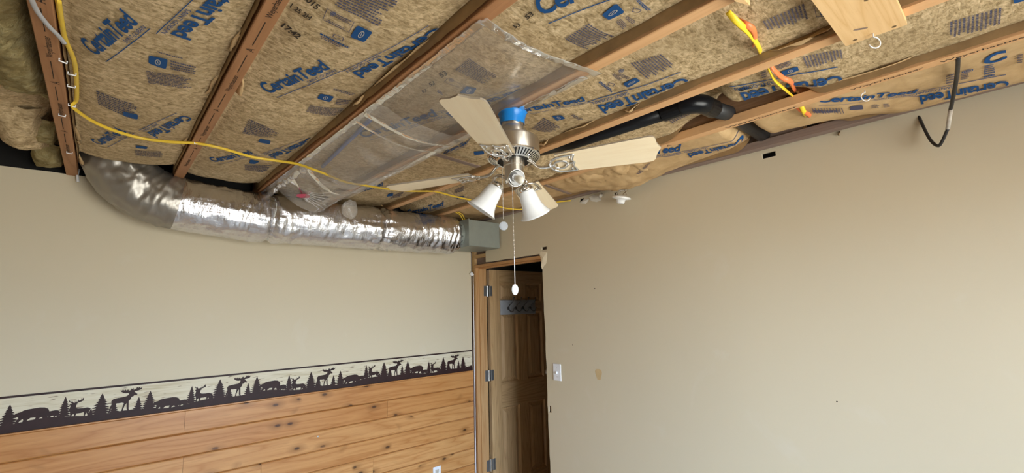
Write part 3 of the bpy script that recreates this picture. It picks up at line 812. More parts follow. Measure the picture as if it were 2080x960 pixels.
for n in range(1, 7):
    f = surf(n); off, bulge, amp, y0, y1 = SPEC[n]
    xl, xr = JX[n]+JW/2, JX[n+1]-JW/2
    bm = bmesh.new(); NX = 30; NY = 300; grid = []; flap = []
    for j in range(NY+1):
        y = y0+(y1-y0)*j/NY; row = []
        wl, wr = 0.010*fbm(y*6, n*5.0)+0.006*fbm(y*23, n), 0.012*fbm(y*6, n*9.0)+0.007*fbm(y*23, n+4.0)
        flapR = 1.0
        if n == 5: flapR = 1-sstep(-2.86, -2.78, y)*(1-sstep(-2.32, -2.2, y))
        if n == 6: flapR = 1-0.85*sstep(-2.86, -2.78, y)*(1-sstep(-2.45, -2.35, y))
        zl, zr = f(xl+0.014, y), f(xr-0.014, y)
        for i in range(NX+1):
            x = xl+0.014+(xr-xl-0.028)*i/NX
            z = f(x, y)
            row.append((x, y, z))
        lip = 0.004+0.010*max(0, fbm(y*4.3, n*2.2))+0.006*abs(wr)*40*0.02
        row.append((xr-0.012, y, zr-lip)); row.append((xr-0.0105, y, zr+0.012))
        row.insert(0, (xl+0.012, y, zl-0.004)); row.insert(0, (xl+0.0105, y, zl+0.012))
        flap.append((flapR, zl, zr, wl, wr, y))
        grid.append([bm.verts.new(p) for p in row])
    for a, b in zip(grid, grid[1:]):
        for i in range(len(a)-1): bm.faces.new((a[i], b[i], b[i+1], a[i+1]))
    o = mk('insulation_batt', bm, MAT['kraft2'] if n == 6 else MAT['kraft'], None, smooth=True)
    for side in ((-1, 1) if n == 1 else (1,)):
        fb = bmesh.new(); rows_ = []
        for fR, zl, zr, wl, wr, y in flap:
            w_, zt = (wr, zr) if side > 0 else (wl, zl)
            xw = (xr-0.0035) if side > 0 else (xl+0.0035)
            zb_ = 2.446+0.5*abs(w_)+max(0, 0.012*fbm(y*3.1, 4.4+n)); zb_ = (zt+0.002)+(zb_-zt-0.002)*fR
            zm = 0.5*(zb_+zt)
            rows_.append([fb.verts.new(p) for p in ((xw-side*(0.002+0.2*abs(w_)), y, zb_), (xw-side*(0.003+0.35*abs(w_)), y, zm), (xw-side*0.006, y, zt+0.014))])
        for p0, p1 in zip(rows_, rows_[1:]):
            for i in range(2): fb.faces.new((p0[i], p1[i], p1[i+1], p0[i+1]))
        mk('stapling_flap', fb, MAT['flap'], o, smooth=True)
    batts[n] = tag(o, blabel[n], 'insulation', 'kraft faced batts between the joists')

# ---- printing on each batt
def P(n): return Print(surf(n), H+SPEC[n][0]-SPEC[n][1]*0.8, batts[n])
p = P(1)
p.logo((193.8, 112.5), (280, 46.9), (158, 80.6))
p.logo((486, -58), (347.5, 69.4), (529, -43))
p.logo((204.4, 294.7), (256.9, 267.5), (181, 284))
p.logo((373, 233.8), (299, 269.4), (393.7, 241))
p.chip([(302.5, 112.5), (341, 120), (337, 140.7), (301.6, 128.5)])
p.chip([(250.3, 226.3), (280.3, 232.8), (279.4, 243), (251, 235.6)], icon=False)
p.chip([(275.6, 294.7), (300, 298.4), (298, 302.8), (276, 300.7)], icon=False)
p.para([(296, 143), (396, 156), (389, 179), (302, 169)], 9, seed=2)
p.para([(346, 121), (400, 135), (396, 151), (347, 142)], 4, seed=3)
p.para([(319, 103), (372, 117), (372, 121), (321, 107)], 1, seed=4)
p.para([(195, 183), (280, 214), (270, 243), (200, 212)], 8, seed=5)
p.para([(274, 305), (337, 306), (328, 320), (276, 316)], 6, seed=6)
p = P(2)
p.logo((546, 190), (671, 139), (521, 170))
p.logo((888, 54), (716, 147.5), (907, 69))
p.logo((434.7, 329), (515, 312), (421, 320))
p.logo((630.5, 279), (544.6, 315.5), (645, 285.5))
p.chip([(726, 51), (757.5, 65), (740, 86), (711, 75)])
p.chip([(651, 190), (679, 196), (670, 207.5), (644, 200)])
p.chip([(528.6, 281.6), (550, 285.7), (548, 292.6), (524, 288)], icon=False)
p.chip([(509, 323.5), (527.5, 328), (518, 333), (505.7, 331.5)], icon=False)
p.para([(725, -34), (812, 3), (767, 54), (679, 10)], 11, seed=7)
p.para([(651, 66), (712, 96), (708, 99), (650, 70)], 1, ink='ink', seed=8, fill=0.7)
p.para([(652, 72), (700, 95), (697, 100), (652, 78)], 2, seed=9)
p.outline([(678, 68), (699, 77), (696, 84), (675, 75)], 0.08)
p.outline([(664, 17), (720, 45), (709, 66), (655, 40)], 0.02)
p.lens([(672, 22), (684, 25), (680, 35), (669, 31)], 'ink')
p.para([(684, 27), (716, 44), (713, 52), (682, 36)], 3, seed=10)
p.para([(664, 38), (702, 58), (700, 63), (662, 44)], 2, seed=11)
p.para([(630, 213), (705, 219), (692, 236), (622, 227)], 9, seed=12)
p.para([(685, 200), (714, 203), (711, 215), (681, 212)], 4, seed=13)
p.para([(678, 179), (721, 189), (718, 194), (676, 183)], 2, seed=14)
p.para([(507, 241), (569, 268.5), (557, 280), (491, 271)], 9, seed=15)
p.para([(497, 334), (555, 335), (541, 350), (498, 345)], 6, seed=16)
p.text('ink3', '17:42', p.w((570, 53)), p.w((605, 79)), p.w((579, 46)), 0.03)
p.text('ink3', '1 25 2H', p.w((588, 14)), p.w((628, 41)), p.w((594, 6)), 0.02)
p.text('ink3', '2015', p.w((612, -6)), p.w((642, 20)), p.w((622, -14)), 0.02)
p = P(3)
p.logo((739, 280), (889, 234.6), (724, 268))
p.logo((1066, 177), (905, 230), (1076, 188))
p.logo((1098, 32), (1388, -86), (1080, -8))
p.chip([(947, 175), (968.5, 179), (961, 191), (933, 189)])
p.chip([(1251.6, 6.3), (1269.5, 25), (1237, 41), (1222, 30.7)])
p.para([(953, 118), (1013, 155), (984, 172), (924, 141)], 11, seed=17)
p.para([(1196.5, 47.6), (1249.5, 74), (1191, 100.5), (1146, 79)], 11, seed=18)
p.para([(1262, 38), (1276, 52), (1265, 60), (1250, 44)], 4, seed=19)
p.para([(1275, 32), (1295, 45), (1285, 50), (1268, 36)], 3, seed=20)
p.outline([(1287, 15), (1304, 20), (1298, 26), (1284, 24)], 0.1)
p.para([(1297, -3), (1324, 20), (1318, 25), (1292, 2)], 2, ink='ink', seed=21, fill=0.7)
p.outline([(909, 158), (945, 174), (938, 180), (902, 166)], 0.03)
p.lens([(913, 158), (923, 161), (920, 167), (911, 165)], 'ink2')
p.para([(890, 182), (902, 190), (899, 194), (887, 186)], 2, ink='ink', seed=22)
for q in (((897, 158), (910, 151), (890, 150)), ((873, 176), (884, 171), (870, 169)), ((858, 190), (867, 186), (856, 184)), ((1071, 40), (1085, 30), (1064, 33)), ((1046, 58), (1058, 52), (1041, 52))):
    p.text('ink3', '53', p.w(q[0]), p.w(q[1]), p.w(q[2]), 0.02)
p = P(4)
p.logo((1042, 229), (1189.4, 205), (1033, 216.5))
p.logo((1394, 156.5), (1214, 215), (1402, 174))
p.logo((899, 314), (948, 292), (905, 305))
p.logo((1598, -8), (1750, -60), (1590, -22))
p.logo((732, 390), (778, 376), (730, 383), line=False)
p.chip([(1291, 157.5), (1301, 164), (1275.5, 178), (1264.6, 170)])
p.chip([(1121, 235.7), (1139, 233.7), (1149, 240.6), (1131, 245.6)])
p.chip([(1651, -12), (1681, -14), (1681, 5), (1654, 10)])
p.chip([(962, 308), (982, 306), (984, 313), (964, 315)], icon=False)
p.chip([(788, 394), (799, 392), (798, 398), (786, 399)], icon=False)
p.para([(1343, 110), (1374.5, 134), (1315, 162), (1279.5, 129)], 11, seed=23)
p.para([(1105, 239), (1143, 259), (1115, 270), (1079, 262)], 9, seed=24)
p.para([(1164, 231), (1186, 242), (1180, 246), (1160, 235)], 2, seed=25)
p.para([(1634, 7), (1644, 42.5), (1559, 63), (1547, 44)], 12, seed=26)
p.para([(1219, 164), (1247, 184), (1242, 188), (1216, 168)], 2, ink='ink', seed=27, fill=0.7)
p.outline([(1237, 167), (1249, 170), (1246, 176), (1234, 173)], 0.1)
p.lens([(1256, 141), (1268, 139), (1267, 147), (1257, 148)], 'ink')
p.para([(1258, 147), (1280, 157), (1276, 163), (1254, 153)], 3, seed=28)
p.para([(1248, 148), (1265, 161), (1258, 165), (1243, 152)], 3, seed=29)
p.outline([(1654, 16), (1682, 12), (1686, 32), (1658, 35)], 0.04)
p.lens([(1668, 20), (1680, 20), (1678, 30), (1664, 32)], 'ink')
p.para([(798, 396), (822, 388), (815, 398), (790, 405)], 4, seed=30)
p = P(5)
p.logo((1710, 152), (1502.5, 189), (1711, 171))
p.logo((828, 433), (900.5, 417.5), (825.5, 425))
p.logo((958, 405), (919, 420), (962, 408), line=False)
p.logo((978, 368), (1030, 340), (966, 358), line=False)
p.chip([(1586, 145), (1620, 135), (1623, 143), (1593, 154)])
p.chip([(930, 399), (944, 398), (942, 403), (927, 404)], icon=False)
p.para([(1710, 100), (1713, 118), (1640, 142), (1628, 116)], 12, seed=31)
p.para([(1400, 220), (1406, 229), (1366.6, 251.5), (1353, 238.6)], 10, seed=32)
p.para([(2036, 15), (2033, 51), (1926, 78.5), (1928, 45)], 12, seed=33)
p.para([(1575, 132), (1606, 122), (1608, 133), (1580, 142)], 4, seed=34)
p.para([(1545, 147), (1556, 143), (1559, 156), (1548, 160)], 3, seed=35)
p.chip([(2057, -6), (2085, -14), (2085, 0), (2060, 8)], icon=False)
p.para([(925, 384), (945, 376), (942, 388), (922, 392)], 5, seed=36)
p = P(6)
p.logo((1660, 208), (1858, 189.5), (1664, 194))
p.logo((2050, 163), (1867, 195), (2048, 171))
p.logo((1262, 321), (1380.6, 306.5), (1262, 311))
p.logo((1508, 268), (1396, 312), (1513, 279))
p.para([(1648, 220), (1712, 222), (1712, 231), (1656, 232)], 1, seed=37)
for k in range(11):
    x = 1648+k*6; p.para([(x, 220+0.1*k), (x+5, 231), (x+7, 231), (x+2, 219)], 1, seed=40+k, fill=0.9)
p.chip([(1728, 216), (1752, 213), (1754, 222), (1726, 224)], 'ink2', icon=False)
p.para([(1770, 213), (1786, 211), (1787, 219), (1770, 221)], 4, seed=52)
p.para([(1794, 211), (1806, 210), (1808, 217), (1795, 219)], 4, seed=53)
p.lens([(1952, 145), (1978, 138), (1976, 145), (1954, 150)], 'ink')
p.para([(1952, 150), (1970, 147), (1968, 160), (1952, 163)], 4, seed=54)
p.para([(1922, 153), (1938, 148), (1940, 168), (1922, 172)], 4, seed=55)
p.text('ink', 'C', p.w((2000, 133)), p.w((2046, 118)), p.w((1996, 116)), 0.04)
p.para([(2000, 133), (2024, 128), (2020, 155), (1998, 160)], 6, ink='ink', seed=56)
p.para([(2066, 112), (2078, 108), (2078, 128), (2066, 130)], 4, seed=57)
p.para([(1312, 335), (1323, 330), (1305, 350), (1290, 355)], 6, seed=58)

# ================================================================ ROOM'S TORN LEFT BAY
def lump(name, mat, x0, x1, y0, y1, z, amp, freq, seed, parent=None, nx=22, ny=40, edge=0.05, drop=0.0):
    bm = bmesh.new(); g = []
    for j in range(ny+1):
        row = []
        for i in range(nx+1):
            u, v = i/nx, j/ny; x, y = x0+(x1-x0)*u, y0+(y1-y0)*v
            e = min(u, 1-u, v, 1-v)
            zz = z-drop*math.sin(PI*u)*math.sin(PI*v)+amp*fbm(x*freq, y*freq, seed)+amp*0.5*fbm(x*freq*2.7, y*freq*2.7, seed+5)
            zz += edge*(1-sstep(0, 0.16, e))
            row.append(bm.verts.new((x+0.015*fbm(y*7, seed, u*3), y+0.02*fbm(x*8, seed+3, v*3), zz)))
        g.append(row)
    for a, b in zip(g, g[1:]):
        for i in range(nx): bm.faces.new((a[i], b[i], b[i+1], a[i+1]))
    return mk(name, bm, mat, parent, smooth=True)
xl, xr = JX[0]+JW/2, JX[1]-JW/2
b0 = lump('insulation_batt', MAT['kraft'], xl-0.05, xr-0.006, -4.6, -0.10, 2.51, 0.075, 3.6, 2.0, ny=170, edge=0.06)
tag(b0, 'torn and crumpled insulation batt with yellow glass wool showing, at the dark left end', 'insulation', 'kraft faced batts between the joists')
lump('glass_wool', MAT['batting'], xr-0.13, xr-0.012, -1.95, -0.92, 2.474, 0.03, 9, 6.0, b0, 14, 50, 0.04, 0.035)
lump('glass_wool', MAT['batting'], xr-0.11, xr-0.012, -0.62, -0.40, 2.478, 0.02, 12, 9.0, b0, 12, 20, 0.04, 0.02)
lump('glass_wool', MAT['batting'], xr-0.12, xr-0.004, -0.30, -0.04, 2.462, 0.02, 12, 12.0, b0, 12, 20, 0.05, 0.02)
lump('torn_flap', MAT['kraft'], xr-0.20, xr-0.05, -0.74, -0.30, 2.46, 0.03, 8, 14.0, b0, 14, 26, 0.05, 0.03)
lump('torn_flap', MAT['kraft2'], xr-0.155, xr-0.125, -1.75, -0.95, 2.45, 0.01, 8, 17.0, b0, 6, 40, 0.05, 0.0)

lump('crumpled_facing', MAT['kraft2'], JX[6]+0.05, JX[7]-0.015, -2.02, -1.42, 2.437, 0.030, 9, 21.0, batts[6], 30, 50, 0.035, 0.012)
lump('crumpled_facing', MAT['kraft'], JX[5]+0.06, JX[6]-0.01, -1.75, -1.10, 2.450, 0.028, 9, 24.0, batts[5], 26, 46, 0.035, 0.010)
def tab(n, side, y, ln, dz):
    x = (JX[n+1]-JW/2-0.005) if side > 0 else (JX[n]+JW/2+0.005)
    bm = bmesh.new(); g = []
    for j in range(7):
        v = j/6; row = []
        for i in range(5):
            u = i/4; w_ = math.sin(PI*v)**0.6*(0.45+0.8*abs(fbm(v*4+y*3, n+side, 1.3)))
            row.append(bm.verts.new((x-side*(0.026*u*w_+0.010*fbm(v*5, n, u*3)), y+ln*v, H+0.038-dz*math.sin(u*2.2)*w_+0.006*fbm(v*7, y*9, u*4))))
        g.append(row)
    for a, b in zip(g, g[1:]):
        for i in range(4): bm.faces.new((a[i], b[i], b[i+1], a[i+1]))
    mk('torn_tab', bm, MAT['kraft2'], batts[n], smooth=True)
for n, side, y, ln, dz in ((1, 1, -1.92, 0.16, 0.045), (1, 1, -1.62, 0.22, 0.030), (1, 1, -0.95, 0.30, 0.035), (1, -1, -0.80, 0.30, 0.045), (1, -1, -0.36, 0.16, 0.05), (2, -1, -1.62, 0.14, 0.05),
                          (2, 1, -1.75, 0.12, 0.04), (2, 1, -2.2, 0.4, 0.02), (4, 1, -2.35, 0.10, 0.05), (4, 1, -2.15, 0.25, 0.025), (4, 1, -1.85, 0.08, 0.05), (4, 1, -3.0, 0.2, 0.05), (5, 1, -3.15, 0.3, 0.02)):
    tab(n, side, y, ln, dz)
# ================================================================ PLASTIC FILM
def film(name, y0, y1, sag, seed, label, folds, zoff=0.0, x0=None, x1=None, curl=0.0, skew=0.0):
    xa = JX[3]-0.008 if x0 is None else x0; xb = JX[4]+JW/2+0.012 if x1 is None else x1
    bm = bmesh.new(); nx, ny = 70, 110; g = []
    for j in range(ny+1):
        row = []; v = j/ny
        for i in range(nx+1):
            u = i/nx; x = xa+(xb-xa)*u
            y = y0+(y1-y0)*v+skew*(u-0.5)*(0.3+0.7*v)
            e = sstep(0.11, 0.32, u)*(1-sstep(0.68, 0.89, u))
            z = H-0.005-zoff-sag(v)*math.sin(PI*min(1, max(0, (u-0.1)/0.8)))**0.9
            # folds radiating from the staples
            w = folds*(0.35+e)
            z += w*(0.010*fbm(x*6+y*9, y*3.5-x*8, seed)+0.006*math.sin(34*(y+0.35*(u-0.5)**2)+4*fbm(x*5, y*5, seed))*e)
            z -= 0.0025*folds*abs(fbm(x*30, y*26, seed+2))
            z = min(z, H-0.003) if (u < 0.115 or u > 0.885) else z
            if v < 0.03: z -= curl*(0.03-v)*4
            row.append(bm.verts.new((x+0.010*fbm(y*12, seed)*(1-e), y, z)))
        g.append(row)
    for a, b in zip(g, g[1:]):
        for i in range(nx): bm.faces.new((a[i], b[i], b[i+1], a[i+1]))
    o = mk(name, bm, MAT['film' if folds < 0.8 else 'film2'], None, smooth=True)
    return tag(o, label, 'plastic film', 'clear plastic film stapled under the joists')
f1 = film('plastic_film', -2.41, -1.60, lambda v: 0.010+0.045*sstep(0.6, 1.0, v), 1.0, 'taut clear plastic film under the ceiling beside the fan, with a crisp cut edge', 0.45, curl=0.05)
f2 = film('plastic_film', -1.78, -0.72, lambda v: 0.045+0.045*math.sin(PI*v), 4.0, 'sagging clear plastic film between the fan and the yellow cable', 1.0, zoff=0.004)
f3 = film('plastic_film', -0.86, -0.37, lambda v: 0.05+0.05*v, 8.0, 'bunched up clear plastic film draped over the foil duct with a pink mark', 2.2, zoff=0.008)
# hems: the film is doubled over along its cut edge, the joists and where two lengths overlap
def hem(pts, w, seed, parent, name='folded_hem'):
    bm = bmesh.new(); P_ = catmull(pts, 8)
    tube(bm, P_, 0, 10, flat=(w*1.25, w*0.12))
    for v in bm.verts: v.co += Vector((0.5*w*fbm(v.co.x*40, v.co.y*40, seed), 0.5*w*fbm(v.co.x*35, v.co.y*35, seed+3), 0.25*w*fbm(v.co.y*50, v.co.x*50, seed+7)-0.001))
    mk(name, bm, MAT['hem'], parent, smooth=True)
xa_, xb_ = JX[3]-0.004, JX[4]+JW/2+0.010
hem([(xa_+(xb_-xa_)*t, -2.408+0.012*math.sin(t*5), H-0.008-0.012*math.sin(PI*t)) for t in [i/6 for i in range(7)]], 0.010, 1, f1)
hem([(xa_+0.006, -2.40+0.15*i, H-0.006) for i in range(16)], 0.011, 2, f1)
hem([(xb_-0.020, -2.38+0.15*i, H-0.006) for i in range(15)], 0.012, 3, f1)
hem([(xa_+(xb_-xa_)*t, -1.68+0.05*t-0.10*math.sin(PI*t)*0.4, H-0.010-0.062*math.sin(PI*t)) for t in [i/6 for i in range(7)]], 0.011, 4, f2)
hem([(xa_+(xb_-xa_)*t, -1.60+0.09*t, H-0.012-0.040*math.sin(PI*t)) for t in [i/6 for i in range(7)]], 0.006, 5, f2)
hem([(xa_+0.03+(xb_-xa_-0.03)*t, -0.92+0.26*t+0.05*math.sin(PI*t), H-0.012-0.075*math.sin(PI*t)) for t in [i/6 for i in range(7)]], 0.010, 6, f3)
for k in range(7):
    t = k/6; hem([(xa_+0.03, -0.62-0.05*k*0.3, H-0.02), (xa_+0.16, -0.60+0.08*t, H-0.062-0.01*k*0.3), (xa_+0.25+0.10*t, -0.72+0.45*t, H-0.075-0.02*t)], 0.0035, 11+k, f3, 'gathered_fold')
# bunched roll of film along the left joist edge
bm = bmesh.new()
pts = [(JX[3]+0.02+0.012*fbm(t*9, 3.0), -0.92+0.66*t, H-0.022-0.012*fbm(t*13, 1.0)) for t in [i/40 for i in range(41)]]
tube(bm, pts, lambda t: 0.016+0.010*abs(fbm(t*22, 5.0)), 10)
for v in bm.verts: v.co += Vector((0.008*fbm(v.co.x*70, v.co.y*50, 1), 0, 0.010*fbm(v.co.y*60, v.co.z*70, 2)))
mk('gathered_edge', bm, MAT['film2'], f3, smooth=True)
# loose pocket of film hanging at the right end
bm = bmesh.new()
c = at(712, 425, 'y', -0.42)
pts = [(c.x-0.06+0.03*math.sin(t*3), c.y, c.z+0.075-0.15*t) for t in [i/10 for i in range(11)]]
for ring_r, in ((1,),):
    bmesh.ops.create_uvsphere(bm, u_segments=18, v_segments=12, radius=0.055)
for v in bm.verts:
    k = 1+0.35*fbm(v.co.x*30, v.co.y*30, v.co.z*30)
    v.co = Vector((v.co.x*0.95*k, v.co.y*0.5*k, v.co.z*1.05*k))+c
mk('loose_pocket', bm, MAT['film2'], f3, smooth=True)
# pink mark painted on the film
bm = bmesh.new(); c = at(616, 398, 'z', H-0.085)
tri_poly(bm, [(0.030*math.cos(a)*(1+0.2*math.sin(2*a)), 0.050*math.sin(a)) for a in [2*PI*i/16 for i in range(16)]], lambda q: (c.x+q[0]*1.25, c.y+q[1], c.z))
mk('pink_mark', bm, MAT['pink'], f3)

# blue tubing seen through the film
a, b = at(752, 243, 'z', H+0.02), at(655, 338, 'z', H+0.015)
o = tubeobj('water_tube', [a+(b-a)*t+Vector((0, 0, 0.004*fbm(t*5, 1))) for t in [i/12 for i in range(13)]], 0.009, MAT['blue_pipe'], None, 10)
tag(o, 'blue water tube blurred behind the sagging plastic film', 'pipe')

# ================================================================ DRAIN PIPE
pz_ = H+0.014; PX = JX[5]+JW/2+0.072; PY = -2.50; PR = 0.032
pipe = thing('drain_pipe', 'long shiny black plastic drain pipe with an elbow through the joist', 'pipe', (0, 0, 0))
tubeobj('straight_run', [(PX-0.02, -1.60, pz_+0.045), (PX-0.006, -1.9, pz_+0.014), (PX, PY+0.10, pz_)], PR, MAT['abs'], pipe, 20)
bm = bmesh.new()
tube(bm, [(PX, PY+0.13, pz_), (PX, PY+0.055, pz_)], PR+0.005, 20)
mk('hub_collar', bm, MAT['abs'], pipe, smooth=False)
arc = [(PX+0.07-0.07*math.cos(a), PY+0.06-0.07*math.sin(a), pz_) for a in [R(90)*i/10 for i in range(11)]]
tubeobj('elbow', arc, PR+0.005, MAT['abs'], pipe, 20)
bm = bmesh.new()
tube(bm, [(PX+0.065, PY-0.01, pz_), (PX+0.135, PY-0.01, pz_+0.004)], PR+0.005, 20); mk('hub_collar', bm, MAT['abs'], pipe)
tubeobj('cross_run', [(PX+0.12, PY-0.01, pz_), (JX[6]-0.004, PY+0.01, pz_+0.046), (JX[6]+0.02, PY+0.01, pz_+0.048), (JX[7]-0.004, PY+0.02, pz_+0.050)], PR, MAT['abs_dull'], pipe, 20)
for k, x in ((0, PX+0.17), (1, PX+0.23), (2, PX+0.20)):
    v, f = text_mesh('DWV', 0.0)
# ================================================================ CABLES ACROSS THE JOISTS
def cable(name, pts, mat, label, w=0.0065, t=0.0032, group=None, sub=6, twist=None, n=8, parent=None):
    bm = bmesh.new(); tube(bm, catmull(pts, sub), 0, n, flat=(w, t), twist=twist)
    o = mk(name, bm, mat, parent, smooth=True)
    if label: tag(o, label, 'cable', group)
    return o
def zp(px, py, z): return at(px, py, 'z', z)
j4r, j5l, j6l, j7l = JX[4]+JW/2, JX[5], JX[6], JX[7]
w5 = at(1543, 116, 'x', j5l-0.006); w6 = at(1611, 198, 'x', j6l-0.006); w7 = at(1652, 252, 'x', j7l-0.006)
Y0 = [zp(1478, 24, 2.452), zp(1497, 44, 2.43), zp(1521, 66, 2.422), zp(1538, 90, 2.432), at(1546, 108, 'x', j5l-0.012), w5+Vector((0.03, 0, 0.01))]
Y1 = [w5+Vector((0.05, 0.004, 0.008)), zp(1562, 142, 2.448), zp(1572, 160, 2.44), zp(1588, 176, 2.438), at(1608, 193, 'x', j6l-0.02), w6+Vector((0.03, 0, 0.005))]
Y2 = [w6+Vector((0.05, 0, 0.0)), zp(1629, 219, 2.446), zp(1636, 232, 2.44), at(1646, 244, 'x', j7l-0.05), w7+Vector((0.02, 0, 0))]
cable('electric_cable', Y0+Y1+Y2, MAT['lemon'], 'bright yellow flat cable threaded through three joists at the right', 0.0085, 0.004, 'bright cables through the joist webs', twist=lambda t: 1.2*math.sin(t*9))
O0 = [zp(1500, 42, 2.455), zp(1515, 50, 2.43), zp(1531, 62, 2.424), zp(1534, 84, 2.436), at(1530, 96, 'x', j5l-0.03), at(1538, 112, 'x', j5l-0.008), w5+Vector((0.03, 0.012, 0.0))]
O1 = [w5+Vector((0.05, -0.01, 0.01)), zp(1570, 139, 2.448), zp(1590, 158, 2.436), zp(1606, 166, 2.436), at(1613, 180, 'x', j6l-0.03), w6+Vector((0.02, -0.012, 0.008))]
O2 = [w6+Vector((0.05, 0.01, 0.0)), zp(1624, 222, 2.446), zp(1643, 233, 2.44), at(1654, 246, 'x', j7l-0.03), w7+Vector((0.02, -0.01, 0))]
cable('electric_cable', O0+O1+O2, MAT['orange'], 'orange flat cable twisted beside the bright yellow cable through the joists', 0.0085, 0.004, 'bright cables through the joist webs', twist=lambda t: 1.0+1.1*math.sin(t*8))
# ragged holes in the webs (shade as flat dark patches) with pale splinters
for c, j, par in ((w5, 5, joists[5]), (w6, 6, joists[6]), (w7, 7, joists[7])):
    bm = bmesh.new(); q = random.Random(j); vs = []
    for i in range(14):
        a = 2*PI*i/14; r_ = 0.022*(0.75+0.5*q.random())
        vs.append(bm.verts.new((-0.0058, c.y+2.3+1.3*r_*math.cos(a), c.z-H+r_*math.sin(a))))
    bm.faces.new(vs[::-1]); mk('drilled_hole', bm, MAT['dark'], par)
    bm = bmesh.new()
    for i in range(9):
        a = 2*PI*q.random(); r_ = 0.022+0.012*q.random(); s = 0.006+0.008*q.random()
        o_ = Vector((-0.007-0.006*q.random(), c.y+2.3+1.2*r_*math.cos(a), c.z-H-0.004+r_*math.sin(a)*0.8))
        vs = [bm.verts.new(o_+Vector((0.006*(q.random()-.5), s*(q.random()-.5)*2, s*(q.random()-.5)*2))) for _ in range(4)]
        for t3 in ((0, 1, 2), (0, 2, 3), (0, 3, 1), (1, 3, 2)): bm.faces.new([vs[k] for k in t3])
    mk('splinters', bm, MAT['stud'], par)['kind'] = 'stuff'
# torn slits in batt 5
for q in ([(1497, 180), (1509, 174), (1520, 173), (1528, 175), (1516, 178), (1505, 182)], [(1543, 171), (1550, 169), (1559, 171), (1552, 173), (1546, 173)]):
    bm = bmesh.new(); w_ = [at(a, b, 'z', H+0.03) for a, b in q]
    vs = [bm.verts.new((v.x, v.y, surf(5)(v.x, v.y)-0.003)) for v in w_]; bm.faces.new(vs)
    mk('torn_slit', bm, MAT['dark'], batts[5])
# long yellow cable sagging under the joists
zc = 2.430
YP = [(118, 0), (124, 40), (132, 78), (152, 130), (156, 190), (154, 206), (146, 214), (158, 226), (190, 247), (235, 266), (290, 281), (345, 288), (400, 291), (450, 301), (510, 318), (560, 326), (604, 333), (650, 349), (700, 369), (745, 377), (790, 384), (835, 388), (882, 389), (920, 398), (960, 407), (1000, 416), (1035, 424), (1075, 424), (1120, 412), (1160, 407)]
zs_ = [0]*len(YP)
pts = []
for i, q in enumerate(YP):
    z = zc
    if q in ((146, 214), (400, 291), (882, 389)): z = H-0.004
    elif i < 6: z = H+0.012
    elif q[0] > 900: z = H-0.006
    if q[0] in (650, 700, 745): z = H-0.060
    if q[0] in (604, 790): z = H-0.022
    pts.append(at(q[0], q[1], 'z', z))
cable('electric_cable', pts, MAT['yellow'], 'long dull yellow cable stapled across the joists past the duct and fan', 0.0062, 0.003, sub=6)
g1 = [at(*q, 'z', H-0.012) for q in ((58, -14), (75, 22), (98, 52), (118, 72), (131, 88))]
cable('electric_cable', g1, MAT['grey'], 'grey cable hanging across the stapled joist at the top left', 0.006, 0.004)
# staples on joist J1, white plastic cable straps
stp = None
for k, (px, py, ang) in enumerate(((128, 124, 0.5), (146, 150, 0), (145, 175, 0), (146, 214, 0.2), (126, 234, 0.1), (141, 310, 0.1), (400, 291, 0), (604, 333, 0.4), (882, 389, 0.2), (776, 417, 0.5), (848, 404, 0.5), (901, 386, 0.5))):
    c = at(px, py, 'z', H-0.004)
    bm = bmesh.new()
    tube(bm, [(-0.009, 0, 0.004), (-0.009, 0, -0.003), (0.009, 0, -0.003), (0.009, 0, 0.004)], 0.0021, 6)
    bmesh.ops.rotate(bm, verts=bm.verts, cent=(0, 0, 0), matrix=Matrix.Rotation(ang, 3, 'Z'))
    o = mk('cable_staple', bm, MAT['white'] if k < 8 else MAT['stud'], None, loc=c)
    tag(o, ['white plastic staple highest on the joist beside the torn insulation', 'small white staple below the grey cable end', 'small white staple halfway down the yellow cable drop', 'white staple holding the bend of the long yellow cable',
            'empty white staple on the joist face below the cable bend', 'empty white staple low on the joist near the wall', 'staple pinning the yellow cable to the stamped joist', 'white staple pinning the yellow cable at the film edge',
            'staple where the yellow cable crosses the joist right of the film', 'bent nail nearest the duct on the joist right of the film', 'second bent nail on the joist right of the film', 'bent nail just above the yellow cable crossing right of the film'][k], 'staple', 'cable staples and nails on the joists')
# knot of wire ends hanging at the end of joist J1
c = at(158, 362, 'y', -0.02)
bm = bmesh.new(); tube(bm, [c+Vector((0, 0, 0.05)), c+Vector((-0.004, -0.004, 0.02)), c+Vector((0.003, -0.006, -0.02))], 0.006, 8)
o = mk('cable_end', bm, MAT['white'], None, smooth=True); tag(o, 'white cable end poking over the top of the wall at the left', 'cable')
# little bundle of yellow cable ends above the duct box
for k, dx in enumerate((0.0, 0.02)):
    a = [at(924+k*5, 430, 'y', -0.35), at(934+k*5, 436, 'y', -0.35), at(940+k*4, 446, 'y', -0.33)]
    cable('electric_cable', a, MAT['yellow'], ['first short yellow cable end above the sheet metal box', 'second short yellow cable end above the sheet metal box'][k], 0.006, 0.003, 'yellow cable ends above the duct box')

